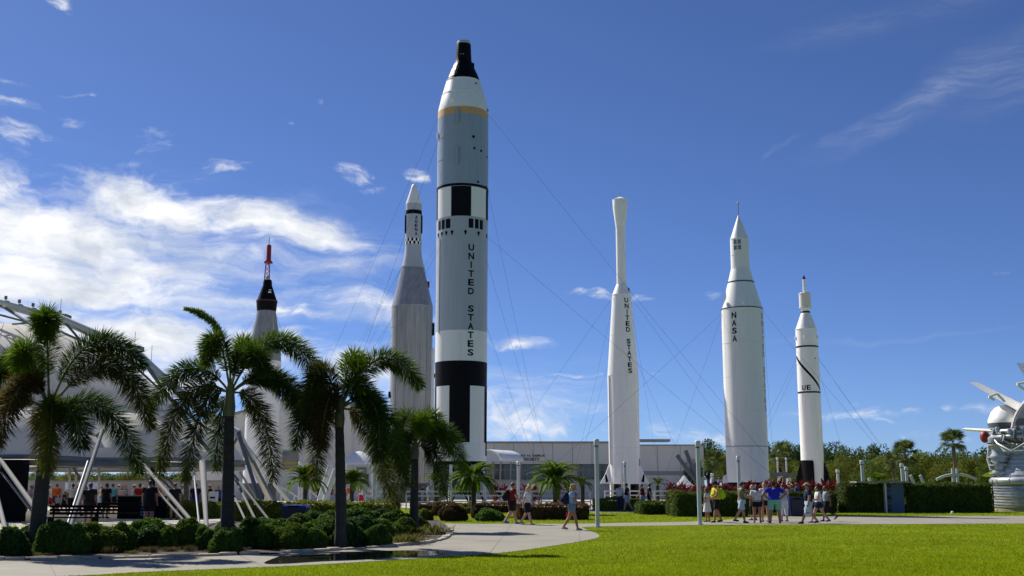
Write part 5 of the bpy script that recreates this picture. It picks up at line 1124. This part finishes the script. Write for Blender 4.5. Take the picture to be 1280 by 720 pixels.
for (x0, y0, x1, y1, Y, l) in ((397, 614, 413, 582, 80, 'left'), (403, 619, 420, 586, 79, 'right')):
    a, b = at(x0, 607, Y), at(x1, y1, Y); t = thing('sloping_damper', 'pale sloping tube left of the third palm trunk, %s one of two' % l, 'strut', (a.x, Y, 0)); MB().bar((0, 0, 0), (b.x - a.x, 0, b.z), .20, 12).build('tube', m_post, t, True); MB().lathe([(.4, 0), (.4, .12)], 14).build('foot', m_dkgrey, t, True)
m_sw = mat('sign_wall_blue', (.07, .11, .18), .7, var=.12, scale=.8)
p0, p1 = gnd(1113.5, 641.5), gnd(1138, 641.5); sw = thing('blue_sign_wall', 'blue-grey sign wall with white edge between the two tall hedges', 'sign', (p0.x, p0.y + .9, 0)); W = p1.x - p0.x; Hs = 37 * mpp(p0.y)
MB().box((W / 2, .2, Hs / 2), (W, .3, Hs)).build('panel', m_sw, sw); MB().box((.0, -.05, Hs / 2), (.09, .3, Hs)).build('white_edge', m_fence, sw); MB().box((W * .75 - 1.0, .3, Hs + .06), (W * 2.9, 1.4, .1)).build('roof_slab', m_conc, sw)
# arched shade frame and sloping tubes over the hedge
aY = 96; ac = at(1196, 607, aY); ar = thing('arched_frame', 'thin pale arched frame on two posts above the right tall hedge', 'frame', (ac.x, aY, 0))
pts = [(x * mpp(aY), 0, at(0, 593 + 6.5 * (abs(x) / 25) ** 2, aY).z) for x in range(-25, 27, 5)]
MB().tube(pts, .12, 8).build('arch', m_post, ar, True)
for x in (-4, 1.5): MB().bar((x * mpp(aY), 0, 0), (x * mpp(aY), 0, at(0, 585.5, aY).z), .13).build('post', m_post, ar, True)
for x0, y0, x1, l in ((1138, 594, 1150, 'left'), (1150, 594, 1161, 'right')):
    a, b = at(x0, y0, 94), at(x1, 611, 94); t = thing('guy_wire_damper', 'small grey sloping tube over the right tall hedge, %s one' % l, 'strut', (b.x, 94, 0)); MB().bar((a.x - b.x, 0, a.z), (.3, 0, 0), .13).build('tube', m_post, t, True); MB().lathe([(.35, 0), (.35, .1)], 12, c=(.3, 0, 0)).build('foot', m_dkgrey, t, True)
a, b = at(1086, 597, 90), at(1092, 610, 90); t = thing('guy_wire_damper', 'short white sloping tube behind the left tall hedge', 'strut', (b.x, 90, 0)); MB().bar((a.x - b.x, 0, a.z), (.3, 0, 0), .14).build('tube', m_can, t, True); MB().lathe([(.35, 0), (.35, .1)], 12, c=(.3, 0, 0)).build('foot', m_dkgrey, t, True)
# three dark square lamps between the two right-hand rockets
t = thing('floodlight_rack', 'dark boxy floodlights on pale posts between the NASA and UE rockets', 'floodlight', (at(978, 607, 112).x, 112, 0))
for x, y in ((967, 593.5), (978, 592.5), (988.5, 594.5)): q = at(x, y, 112); MB().box((q.x - at(978, 607, 112).x, 0, q.z), (.85, .5, .4)).build('lamp_head', m_dkgrey, t)
for x in (976, 987): q = at(x, 595, 112); MB().bar((q.x - at(978, 607, 112).x, .3, 0), (q.x - at(978, 607, 112).x, .3, q.z), .22).build('post', m_post, t, True)
MB().box((0, .2, at(0, 594, 112).z - .25), (1.9, .1, .1)).build('cross_bar', m_dkgrey, t)
# fountain spray
fY = 100; g = np.random.default_rng(9); n = 5000; fc = at(858, 607, fY); t_ = g.random(n); q = g.random(n) * 6.283; sp = g.random(n) ** .6
rr = sp * 1.1 * (.25 + t_ * 1.1); zz = np.maximum(.05, 2.6 * (1 - (t_ * 1.15 - .35) ** 2 * 1.3) * (1 - sp * .35)); C = np.c_[fc.x + rr * np.cos(q) - .2, fY + rr * np.sin(q), zz]
m_spray = mat('water_spray', (.80, .83, .86), .3, var=.05, trans=.4)
tag(link('fountain_spray', np_mesh('fountain_spray', leaf_quads(C, g.normal(0, 1, (n, 3)), .035, g), quads(n)), m_spray), 'white fountain spray behind the grey dampers', 'fountain', kind='stuff')
# small white ground light and pebbles by the hedge
o = MB().lathe([(.08, 0), (.095, .07), (.07, .15), (.02, .17)], 16).build('ground_light', m_can, None, True); o.location = gnd(1190.5, 642.5); tag(o, 'small white ground light in front of the right tall hedge', 'light')
# ================================================================== people
def cloth(name, c): return mat('cloth_' + name, c, .85, var=.18, scale=9, bump=.25, bscale=14, spec=.2)
CL = {k: cloth(k, v) for k, v in dict(red=(.17, .018, .015), white=(.66, .66, .66), black=(.012, .012, .014), ltblue=(.30, .42, .55), denim=(.16, .24, .34), yellow=(.52, .44, .03), lime=(.42, .60, .02), olive=(.14, .14, .09), royal=(.02, .03, .42), mint=(.22, .48, .36),
      navy=(.014, .02, .06), grey=(.28, .30, .33), tan=(.38, .29, .17), beige=(.48, .44, .34), maroon=(.12, .012, .018), orange=(.40, .08, .02), cyan=(.10, .42, .52), pink=(.55, .42, .46), brightred=(.42, .015, .02), blue=(.03, .08, .34), purple=(.16, .05, .22), paleblue=(.42, .50, .60)).items()}
SK = [mat('skin_%d' % i, c, .55, var=.08, scale=12, spec=.3) for i, c in enumerate(((.44, .24, .15), (.36, .18, .105), (.20, .10, .06), (.50, .30, .21)))]
HR = {k: mat('hair_' + k, c, .6, var=.3, scale=20) for k, c in dict(brown=(.06, .032, .018), black=(.012, .01, .01), blond=(.42, .29, .12), grey=(.30, .29, .28)).items()}
SH = {k: mat('shoe_' + k, c, .6) for k, c in dict(black=(.015, .015, .015), blue=(.03, .12, .48), tan=(.40, .30, .20), white=(.6, .6, .58)).items()}
m_face = mat('face_marks', (.05, .025, .02), .5)
REM = []
def solid(mb, name, m, parent, vox):
    me = mb.mesh(name, fix=True); o = link(name, me, m, parent); md = o.modifiers.new('r', 'REMESH'); md.mode = 'VOXEL'; md.voxel_size = vox; md.use_smooth_shade = True; REM.append(o); return o
def skeleton(ps, w=1.15):
    V = Vector; lean = ps.get('lean', 0); S = {}
    def LN(p): return V((p[0], p[1] + lean * max(0, p[2] - .92), p[2]))
    for s, k in ((-1, 'L'), (1, 'R')):
        a, b = ps.get('leg' + k, (0, 0)); sp = ps.get('spread', .02)
        h = V((s * .095 * w, 0, .90)); kn = h + V((s * sp * .5, math.sin(R(a)) * .43, -math.cos(R(a)) * .43)); an = kn + V((s * sp * .5, math.sin(R(a - b)) * .41, -math.cos(R(a - b)) * .41))
        S['hip' + k], S['kn' + k], S['an' + k] = h, kn, an; S['ft' + k] = ps.get('toe' + k, max(-.2, min(.9, (b - a) * .012 if b > 25 else 0)))
        sh = LN(V((s * .185 * w, 0, 1.40))); f, o, e = ps.get('arm' + k, (0, 8, 12)); yaw = ps.get('in' + k, 0)
        d = V((s * math.sin(R(o)), math.sin(R(f)) * math.cos(R(o)), -math.cos(R(f)) * math.cos(R(o)))); el = sh + d * .29
        d2 = V((s * math.sin(R(o)) * .6 - s * math.sin(R(yaw)), math.sin(R(f + e)) * math.cos(R(yaw)), -math.cos(R(f + e)))).normalized(); wr = el + d2 * .25
        if ps.get('akimbo'): el = sh + V((s * .24, -.10, -.17)); wr = LN(V((s * .17 * w, .02, 1.02))); d2 = (wr - el).normalized()
        S['sh' + k], S['el' + k], S['wr' + k], S['hd' + k] = sh, el, wr, d2
    S['LN'] = LN; return S
def torso(mb, S, rows, w, add=0):
    LN = S['LN']; n = 16; i0 = len(mb.v)
    for z, rx, ry, dy in rows:
        for j in range(n):
            q = 2 * math.pi * j / n; p = LN((0, 0, z)); mb.v.append((p.x + (rx * w + add) * math.cos(q), p.y + dy + (ry * w + add) * math.sin(q), z))
    for k in range(len(rows) - 1):
        for j in range(n): a, b = i0 + k * n + j, i0 + k * n + (j + 1) % n; mb.f.append((a, b, b + n, a + n))
    mb.f.append(tuple(i0 + j for j in reversed(range(n)))); mb.f.append(tuple(i0 + (len(rows) - 1) * n + j for j in range(n)))
TOR = [(.84, .10, .08, 0), (.90, .155, .115, -.005), (.97, .165, .12, -.005), (1.08, .145, .105, .01), (1.2, .155, .112, .012), (1.32, .165, .112, .005), (1.39, .155, .095, 0), (1.44, .09, .07, 0), (1.47, .055, .055, 0)]
def person(label, loc, rz, H=1.72, w=1.15, pose=None, skin=0, shirt='white', bottom=('shorts', 'black'), hair=('brown', 0), hat=None, shoes='black', vox=.013, belly=0, group=None, sleeve=.55):
    ps = pose or {}; S = skeleton(ps, w); root = thing('person', label, 'person', (0, 0, 0), 0, group); zmin = min(S['anL'].z, S['anR'].z) - .075; V = Vector
    t = [list(r) for r in TOR]
    if belly:
        for r in t:
            if 1.0 < r[0] < 1.3: r[1] += .015 * belly; r[2] += .03 * belly; r[3] += .025 * belly
    mb = MB(); torso(mb, S, t, w); LN = S['LN']
    nk = LN((0, .0, 1.42)); hd = LN((0, .03, 1.60)) + V((0, .01, 0)); mb.tube([nk, LN((0, .012, 1.5)), hd], [.06, .052, .05], 10)
    mb.sphere(hd + V((0, 0, .01)), (.076, .095, .115), 16, 12); mb.sphere(hd + V((0, .03, -.06)), (.055, .06, .05), 12, 8); mb.tube([hd + V((0, .088, .02)), hd + V((0, .112, -.022)), hd + V((0, .085, -.03))], [.010, .016, .012], 8)
    for s in (-1, 1): mb.sphere(hd + V((s * .076, -.005, -.005)), (.012, .022, .032), 8, 6)
    for k in 'LR':
        s = -1 if k == 'L' else 1
        h, kn, an = S['hip' + k], S['kn' + k], S['an' + k]; mb.tube([h + V((0, 0, .04)), h.lerp(kn, .35), h.lerp(kn, .8), kn, kn.lerp(an, .3), kn.lerp(an, .75), an], [r * w for r in (.088, .082, .06, .055, .056, .040, .036)], 12)
        ft = S['ft' + k]; fd = V((s * .12, math.cos(ft), -math.sin(ft))); hl = an - fd * .05 - V((0, 0, .03)); mb.tube([hl, an + V((0, 0, -.03)), an + fd * .10 - V((0, 0, .045)), an + fd * .17 - V((0, 0, .05))], [.034, .040, .036, .022], 10)
        sh, el, wr, d2 = S['sh' + k], S['el' + k], S['wr' + k], S['hd' + k]; mb.tube([LN((s * .11, 0, 1.40)), sh, sh.lerp(el, .35), sh.lerp(el, .85), el, el.lerp(wr, .3), wr], [r * w for r in (.055, .058, .05, .042, .040, .040, .027)], 12)
        side = V((0, 1, 0)) - d2 * d2.y; side = side.normalized() if side.length > .1 else V((0, 0, 1)); pm = wr + d2 * .05; mb.tube([wr, pm, wr + d2 * .085], [.024, .036, .034], 10, sx=1.0)
        nrm = d2.cross(side)
        for f in range(4):
            o_ = side * (-.030 + .020 * f); l = (.060, .072, .076, .064)[f]; b_ = wr + d2 * .082 + o_; mb.tube([b_, b_ + d2 * l * .5 + nrm * .004 * s, b_ + d2 * l * .9 + nrm * .022 * s], [.0105, .010, .008], 6)
        b_ = wr + d2 * .03 + side * .028; mb.tube([b_, b_ + (side * .8 + d2).normalized() * .035, b_ + (side * .5 + d2).normalized() * .068], [.013, .012, .010], 6)
    solid(mb, 'body', SK[skin], root, vox)
    # clothes follow the body
    g = MB(); tt = [(max(z, .90), rx, ry, dy) for z, rx, ry, dy in t if z >= .90 and z <= 1.45]; torso(g, S, tt, w, .018)
    for k in 'LR':
        s = -1 if k == 'L' else 1; sh, el = S['sh' + k], S['el' + k]; g.tube([LN((s * .08, 0, 1.395)), sh, sh.lerp(el, .35), sh.lerp(el, sleeve)], [r * w + .016 for r in (.055, .058, .052, .05)], 12)
    solid(g, 'shirt', CL[shirt], root, vox)
    kind, bc = bottom; g = MB()
    if kind == 'skirt': torso(g, S, [(.50, .235, .19, 0), (.62, .215, .175, 0), (.85, .185, .14, 0), (.98, .17, .125, 0), (1.04, .155, .115, 0)], w, .012)
    else:
        torso(g, S, [(.80, .13, .10, 0), (.86, .165, .125, 0), (.97, .168, .125, 0), (1.02, .158, .115, 0)], w, .016); fr = {'shorts': .80, 'short_shorts': .42, 'capri': 1.5, 'trousers': 2.0}[kind]
        for k in 'LR':
            h, kn, an = S['hip' + k], S['kn' + k], S['an' + k]; e1 = min(fr, 1.0); pts = [h + V((0, 0, .05)), h.lerp(kn, e1 * .5), h.lerp(kn, e1)]; rr = [.088 * w + .02, .082 * w + .022, (.075 if fr < 1 else .058) * w + .022]
            if fr > 1: e2 = min(fr - 1, .93); pts += [kn.lerp(an, e2 * .5), kn.lerp(an, e2)]; rr += [.056 * w + .02, .045 * w + .022]
            g.tube(pts, rr, 12)
    solid(g, {'skirt': 'skirt', 'shorts': 'shorts', 'short_shorts': 'shorts', 'capri': 'trousers', 'trousers': 'trousers'}[kind], CL[bc], root, vox)
    for k in 'LR':
        an = S['an' + k]; s = -1 if k == 'L' else 1; ft = S['ft' + k]; fd = V((s * .12, math.cos(ft), -math.sin(ft))); g = MB(); g.tube([an - fd * .065 - V((0, 0, .035)), an + V((0, 0, -.022)), an + fd * .10 - V((0, 0, .043)), an + fd * .185 - V((0, 0, .052))], [.036, .05, .046, .026], 12)
        solid(g, 'shoe', SH[shoes], root, vox)
    hc, hl = hair; g = MB(); g.sphere(hd + V((0, -.018, .035)), (.085, .10, .105), 16, 10)
    if hl: g.sphere(hd + V((0, -.045, -.02)), (.085, .075, .11 + .02 * hl), 14, 10); g.tube([hd + V((0, -.06, 0)), hd + V((0, -.075, -.09 * hl)), hd + V((0, -.07, -.13 * hl - .04))], [.075, .07, .03], 12)
    solid(g, 'hair', HR[hc], root, vox * .8)
    f = MB()
    for s in (-1, 1): f.sphere(hd + V((s * .032, .087, .022)), (.014, .008, .008), 8, 6); f.box(hd + V((s * .032, .090, .042)), (.032, .008, .006))
    f.box(hd + V((0, .092, -.058)), (.045, .012, .008)); f.build('face_marks', m_face, root)
    if hat:
        kind, hcol = hat; g = MB(); g.lathe([(.098, .0), (.1, .03), (.088, .075), (.05, .10), (.01, .107)], 20, c=(hd.x, hd.y - .012, hd.z + .055), e=(.94, 1.1))
        if kind == 'cap': g.tube([hd + V((0, .07, .062)), hd + V((0, .14, .055)), hd + V((0, .185, .045))], [.075, .07, .045], 12, up=(1, 0, 0)); 
        else: g.lathe([(.085, 0), (.165, -.012), (.165, .0), (.085, .016)], 24, c=(hd.x, hd.y - .01, hd.z + .058))
        if kind == 'cap':
            for i in range(len(g.v)):
                x, y, z = g.v[i]
                if y > hd.y + .115: g.v[i] = (x, y, hd.z + .055 + (z - hd.z - .055) * .12)
        g.build('hat', CL[hcol], root, True)
    k = H / 1.72
    for ch in root.children: ch.location.z -= 0
    root.location = (loc[0], loc[1], -zmin * k); root.rotation_euler = (0, 0, rz); root.scale = (k, k, k); return root, S, k
def pack(p, label, colr, name='backpack'):
    """a rucksack on the back of person p = (root, skeleton, scale): a thing of its own"""
    root, S, k = p; M_ = Matrix.LocRotScale(root.location, root.rotation_euler, root.scale); t = thing(name, label, 'backpack'); t.matrix_basis = M_; c = S['LN']((0, 0, 1.22))
    g = MB(); g.tube([c + Vector((0, -.22, -.22)), c + Vector((0, -.235, -.1)), c + Vector((0, -.23, .08)), c + Vector((0, -.20, .2))], [.12, .145, .14, .08], 14, up=(1, 0, 0)); solid(g, 'bag', CL[colr], t, .016)
    MB().tube([c + Vector((0, -.36, -.16)), c + Vector((0, -.375, -.08)), c + Vector((0, -.36, 0))], [.07, .085, .06], 10, up=(1, 0, 0)).build('pocket', CL[colr], t, True)
    for s in (-1, 1): MB().tube([c + Vector((s * .1, -.16, .2)), c + Vector((s * .13, .02, .24)), c + Vector((s * .14, .155, .1)), c + Vector((s * .15, .12, -.1)), c + Vector((s * .13, -.14, -.2))], .018, 6).build('strap', CL[colr], t, True)
def handbag(p, hand, label, colr, size=(.26, .1, .34), text=None):
    root, S, k = p; M_ = Matrix.LocRotScale(root.location, root.rotation_euler, root.scale); t = thing('carrier_bag', label, 'bag'); t.matrix_basis = M_; h = S['wr' + hand] + S['hd' + hand] * .09
    w_, d_, H_ = size; g = MB(); y = h.y; g.v = [(h.x + a * d_ / 2 * f, y + b * w_ / 2 * f2, h.z - .1 + z) for z, f, f2 in ((-H_, .8, .85), (-H_ * .5, 1.2, 1.0), (0, .5, .85)) for a, b in ((-1, -1), (1, -1), (1, 1), (-1, 1))]
    g.f = [(3, 2, 1, 0), (8, 9, 10, 11)] + [(r * 4 + i, r * 4 + (i + 1) % 4, r * 4 + 4 + (i + 1) % 4, r * 4 + 4 + i) for r in range(2) for i in range(4)]; g.build('bag', CL[colr], t)
    for s in (-1, 1): MB().tube([(h.x, y + s * w_ * .3, h.z - .1), (h.x, y + s * .03, h.z + .0), (h.x, y, h.z + .015)], .008, 6).build('handle', CL[colr], t, True)
    if text:
        for sx in (-1, 1):
            for q in range(5): MB().box((h.x + sx * d_ * .62, y - w_ * .3 + w_ * .15 * q, h.z - .1 - H_ * .5), (.006, w_ * .1, .05)).build('orange_letter_mark', CL['orange'], t)
def foot(px, py): p = gnd(px, py); return (p.x, p.y)
RT, LT, BK, FR = R(-90), R(90), 0.0, R(180)
WALK = dict(legL=(18, 5), legR=(-15, 18), armL=(-18, 8, 14), armR=(22, 8, 22), lean=.03); WALK2 = dict(legL=(-14, 20), legR=(17, 4), armL=(20, 8, 20), armR=(-20, 8, 12), lean=.04)
STAND = dict(legL=(2, 2), legR=(-2, 2), armL=(4, 8, 18), armR=(2, 8, 10)); HOLD = dict(legL=(3, 2), legR=(-3, 3), armL=(25, 6, 75), armR=(22, 8, 80), inL=25, inR=25)
p = person('man in a dark red t-shirt and black shorts with blue shoes, walking right', foot(640, 655.2), RT + .25, 1.78, 1.32, WALK, 0, 'red', ('shorts', 'black'), ('brown', 0), None, 'blue', belly=1); pack(p, 'dark backpack worn by the man in the dark red t-shirt', 'black')
person('blond woman in a white top and black shorts walking right behind the man in red', foot(659, 656.2), RT - .25, 1.62, 1.22, WALK2, 3, 'white', ('shorts', 'black'), ('blond', 1), None, 'tan')
p = person('woman in a cap, pale blue top and denim shorts, walking right near the lamp post', foot(715, 663), RT, 1.70, 1.15, WALK, 1, 'ltblue', ('short_shorts', 'denim'), ('blond', 1), ('cap', 'tan'), 'tan'); pack(p, 'dark backpack worn by the woman in the pale blue top', 'navy'); handbag(p, 'L', 'small red bag carried by the woman with the backpack', 'brightred', (.22, .1, .24))
person('girl in a light top and white skirt beside the lamp post and man in yellow', foot(884.5, 652.5), LT - .5, 1.52, 1.1, STAND, 1, 'paleblue', ('skirt', 'white'), ('brown', 1))
p = person('man in a yellow shirt, black shorts and dark cap by the lamp post', foot(896, 653.3), LT + .25, 1.82, 1.28, dict(legL=(14, 4), legR=(-14, 10), armL=(20, 8, 45), armR=(14, 6, 60)), 1, 'yellow', ('shorts', 'black'), ('black', 0), ('cap', 'navy'), 'black', belly=1); pack(p, 'lime green backpack worn by the man in yellow', 'lime')
person('man in an olive t-shirt and pale denim shorts stepping right', foot(928, 654), RT + .1, 1.80, 1.22, dict(legL=(12, 4), legR=(-20, 14), armL=(25, 6, 50), armR=(18, 8, 55)), 0, 'olive', ('shorts', 'paleblue'), ('black', 0), belly=.6)
person('grey-haired woman behind the man in the olive t-shirt', foot(942, 650.5), BK + .8, 1.66, 1.15, HOLD, 3, 'navy', ('capri', 'black'), ('grey', 0))
person('woman in a white shirt and black shorts with her back turned, left of the blond', foot(947, 653.6), BK - .15, 1.66, 1.22, STAND, 1, 'white', ('short_shorts', 'black'), ('brown', 1))
person('long-haired blond woman in white beside the man in royal blue', foot(957, 652.5), BK + .3, 1.76, 1.12, HOLD, 0, 'white', ('short_shorts', 'black'), ('blond', 2))
person('broad man in a royal blue shirt and mint shorts with hands on hips', foot(969, 654), BK, 1.78, 1.48, dict(legL=(0, 2), legR=(0, 2), spread=.07, akimbo=True), 1, 'royal', ('shorts', 'mint'), ('black', 0), ('cap', 'black'), belly=.5)
person('man in a pale blue shirt and white trousers behind the man in royal blue', foot(980.5, 652), BK + .4, 1.72, 1.15, STAND, 0, 'paleblue', ('capri', 'white'), ('brown', 0))
person('man in a blue t-shirt standing behind the bins', foot(997, 640.5), RT - .4, 1.80, 1.2, STAND, 1, 'blue', ('shorts', 'tan'), ('brown', 0))
p = person('man in navy shirt, pale blue shorts and tan cap carrying a white bag', foot(1012, 654.6), LT, 1.80, 1.25, dict(legL=(26, 4), legR=(-16, 22), armL=(5, 6, 10), armR=(-12, 6, 12), lean=.02), 0, 'navy', ('shorts', 'paleblue'), ('brown', 0), ('cap', 'tan'), belly=.4); handbag(p, 'L', 'white carrier bag with orange print held by the man in navy', 'white', text=True)
person('woman in white shirt, navy shorts and blue shoes beside the man in navy', foot(1024, 653.8), LT, 1.66, 1.2, dict(legL=(-24, 16), legR=(24, 5), armL=(20, 6, 60), armR=(10, 6, 40)), 3, 'white', ('short_shorts', 'navy'), ('brown', 1), None, 'blue')
person('woman in a grey t-shirt and dark capri trousers walking left, last of three', foot(1034, 652), LT, 1.64, 1.18, dict(legL=(18, 6), legR=(-26, 30), armL=(-22, 6, 18), armR=(20, 6, 30)), 2, 'grey', ('capri', 'black'), ('brown', 0))
person('person in beige clothes and a white hat left of the tall hedge', foot(1057.5, 634), LT, 1.68, 1.2, HOLD, 1, 'beige', ('shorts', 'beige'), ('brown', 0), ('brim', 'white'), vox=.018)
for a in (('man in a pale blue shirt and dark trousers by the yellow-green hedge', 775, 639.5, BK - .6, 1.72, STAND, 'paleblue', ('trousers', 'navy'), ('brown', 0), None), ('man in a navy shirt and blue shorts beside the one in pale blue', 784.5, 639.5, LT, 1.80, WALK, 'navy', ('shorts', 'ltblue'), ('black', 0), None),
          ('man in a maroon shirt and denim shorts by the dark hedge', 803.5, 638, LT - .3, 1.76, WALK2, 'maroon', ('shorts', 'denim'), ('black', 0), None), ('man in black clothes just right of the man in maroon', 812, 638, RT, 1.76, STAND, 'black', ('shorts', 'black'), ('black', 0), None),
          ('white-haired person in white behind the rail left of the red plants', 842.5, 627, FR, 1.7, HOLD, 'white', ('shorts', 'beige'), ('grey', 0), ('brim', 'white')), ('person in a white t-shirt behind the rails below the bushy feather palm', 675, 631, BK, 1.6, STAND, 'white', ('shorts', 'denim'), ('blond', 1), None),
          ('person in a white cap behind the blond woman', 660.5, 628, FR, 1.76, STAND, 'grey', ('shorts', 'navy'), ('brown', 0), ('cap', 'white')), ('person in dark clothes behind the man in red, left one', 628, 629, BK, 1.72, STAND, 'navy', ('shorts', 'black'), ('black', 0), None), ('person in purple behind the man in red, right one', 634, 629, FR, 1.78, HOLD, 'purple', ('shorts', 'grey'), ('brown', 0), None),
          ('man in a pale blue shirt leaning on the rail right of the fourth palm', 535, 629.5, RT, 1.74, HOLD, 'ltblue', ('shorts', 'denim'), ('brown', 0), None), ('person in a navy shirt at the rail right of the fourth palm', 528, 629, RT, 1.66, HOLD, 'navy', ('trousers', 'grey'), ('brown', 0), None), ('dark-skinned person at the rail nearest the tallest rocket', 549, 629.5, LT, 1.68, STAND, 'orange', ('shorts', 'navy'), ('black', 0), None),
          ('person in a black t-shirt behind the yellow-green hedge, back turned', 399, 634, BK, 1.72, STAND, 'black', ('shorts', 'navy'), ('black', 0), None), ('person in red behind the third palm trunk, left side', 414, 633, RT, 1.66, WALK, 'maroon', ('shorts', 'denim'), ('brown', 0), None), ('woman in white and red right of the third palm trunk', 451, 633, LT, 1.62, WALK2, 'white', ('skirt', 'brightred'), ('brown', 1), None),
          ('person in an orange shirt just right of the third palm trunk', 437, 632, FR, 1.7, STAND, 'orange', ('shorts', 'beige'), ('black', 0), None), ('person in pink by the pale post behind the rails', 465, 631, FR, 1.7, STAND, 'pink', ('shorts', 'beige'), ('blond', 1), None)):
    person(a[0], foot(a[1], a[2]), a[3], a[4], 1.18, a[5], int(a[1]) % 4, a[6], a[7], a[8], a[9], vox=.02)
# crowd under the tent: four poses built once, then copied with their own clothes
def proto(pose, w, bottom, hair, hat, H): return person('x', (0, 0), 0, H, w, pose, 0, 'white', (bottom, 'black'), (hair, 1 if hair == 'blond' else 0), hat, vox=.022)[0]
pr = [proto(STAND, 1.2, 'shorts', 'brown', None, 1.74), proto(WALK, 1.15, 'shorts', 'brown', ('cap', 'white'), 1.72), proto(HOLD, 1.1, 'short_shorts', 'blond', None, 1.64), proto(WALK2, 1.2, 'capri', 'black', ('brim', 'beige'), 1.66)]
# turn every remeshed surface into a plain mesh
bpy.context.view_layer.update(); dg = bpy.context.evaluated_depsgraph_get(); done = []
for o in REM: done.append((o, bpy.data.meshes.new_from_object(o.evaluated_get(dg))))
for o, me in done: o.modifiers.clear(); o.data = me; me.polygons.foreach_set('use_smooth', np.ones(len(me.polygons), dtype=bool))
def clone(src, label, px, py, rz, shirt, bot, skin, sc_=1.0, hatc=None):
    x, y = foot(px, py); c = copy_tree(src); c['label'] = label; z = src.location.z; c.location = (x, y, z * sc_); c.rotation_euler = (0, 0, rz); c.scale = [v * sc_ for v in src.scale]; c['group'] = 'visitors under the tent'
    for ch in c.children:
        st_ = ch.name.split('.')[0]; mm = {'shirt': CL[shirt], 'shorts': CL[bot], 'trousers': CL[bot], 'body': SK[skin], 'hat': CL[hatc or 'white']}.get(st_)
        if mm: ch.material_slots[0].link = 'OBJECT'; ch.material_slots[0].material = mm
crowd = [(0, 'person in blue at the left edge under the tent', 6, 646, 0, 'blue', 'navy', 1), (1, 'person in a white cap and red shorts left of the leftmost palm trunk', 36, 650, RT, 'pink', 'brightred', 0), (1, 'visitor in a white cap just right of the leftmost palm trunk', 60, 642, LT, 'white', 'brightred', 1), (0, 'broad man in an orange shirt under the tent', 69, 640, 0, 'orange', 'navy', 1),
         (2, 'small child in grey below the man in orange', 71, 642, .4, 'grey', 'black', 0, .66), (1, 'child in dark clothes walking right beside the man in orange', 79, 644, RT, 'navy', 'black', 1, .8), (0, 'man in white with dark bag left of the slanted strut', 89, 645, .3, 'white', 'black', 1), (3, 'visitor in a pale hat just left of the slanted strut', 95, 645, -.4, 'grey', 'black', 0, 1, 'tan'),
         (0, 'visitor in black standing right of the slanted strut', 110, 657, 0, 'black', 'black', 2), (0, 'visitor in dark clothes beside the dark bench', 131, 648, -.3, 'black', 'black', 1), (0, 'man in a bright cyan shirt under the tent', 139, 642, 0, 'cyan', 'black', 0), (1, 'visitor in a white cap and blue shirt behind the one in cyan', 147, 638, .3, 'blue', 'navy', 0), (2, 'blond visitor in pink beside the one in cyan', 151, 643, 0, 'pink', 'black', 0),
         (1, 'visitor in a pale cap near the dark column', 167, 640, LT, 'ltblue', 'navy', 1), (0, 'man in a bright red shirt left of the black column', 173, 645, .4, 'brightred', 'tan', 0), (0, 'large visitor in black in front of the kiosk', 185, 658, 0, 'black', 'black', 1, 1.06), (2, 'blond visitor in red behind the black column', 178, 636, LT, 'maroon', 'navy', 3), (2, 'blond visitor in orange right of the black column', 198, 640, RT, 'orange', 'navy', 3),
         (0, 'visitor in black by the thin diagonal bars', 217, 650, .5, 'black', 'black', 1), (1, 'visitor in a white cap and pale shirt by the wall', 209, 636, LT, 'paleblue', 'grey', 0), (1, 'visitor in white right of the diagonal bars', 225, 642, RT, 'white', 'navy', 0), (0, 'visitor in navy in front of the white column', 243, 646, 0, 'navy', 'blue', 1), (1, 'visitor in a white cap and black shirt by the boxy stand', 262, 640, LT, 'black', 'black', 1), (2, 'blond visitor in blue left of the second palm trunk', 272, 642, .8, 'blue', 'black', 1),
         (3, 'visitor in a beige hat by the left wall end', 50, 634, 0, 'ltblue', 'navy', 1, 1, 'beige'), (2, 'blond visitor in yellow by the display panel', 103, 637, .6, 'yellow', 'denim', 0), (3, 'visitor in a beige hat and white shirt by the display panel', 126, 637, LT, 'white', 'denim', 0, 1, 'beige'), (0, 'visitor in maroon far left under the tent', -8, 640, .4, 'maroon', 'black', 1), (2, 'blond visitor in cyan near the left edge under the tent', 22, 636, RT, 'cyan', 'denim', 0), (3, 'visitor in a tan hat and green shirt behind the white posts', 157, 633, LT, 'olive', 'navy', 1, 1, 'tan')]
for c in crowd: clone(pr[c[0]], *c[1:])
for r_ in pr:
    for ch in list(r_.children): bpy.data.objects.remove(ch)
    bpy.data.objects.remove(r_)
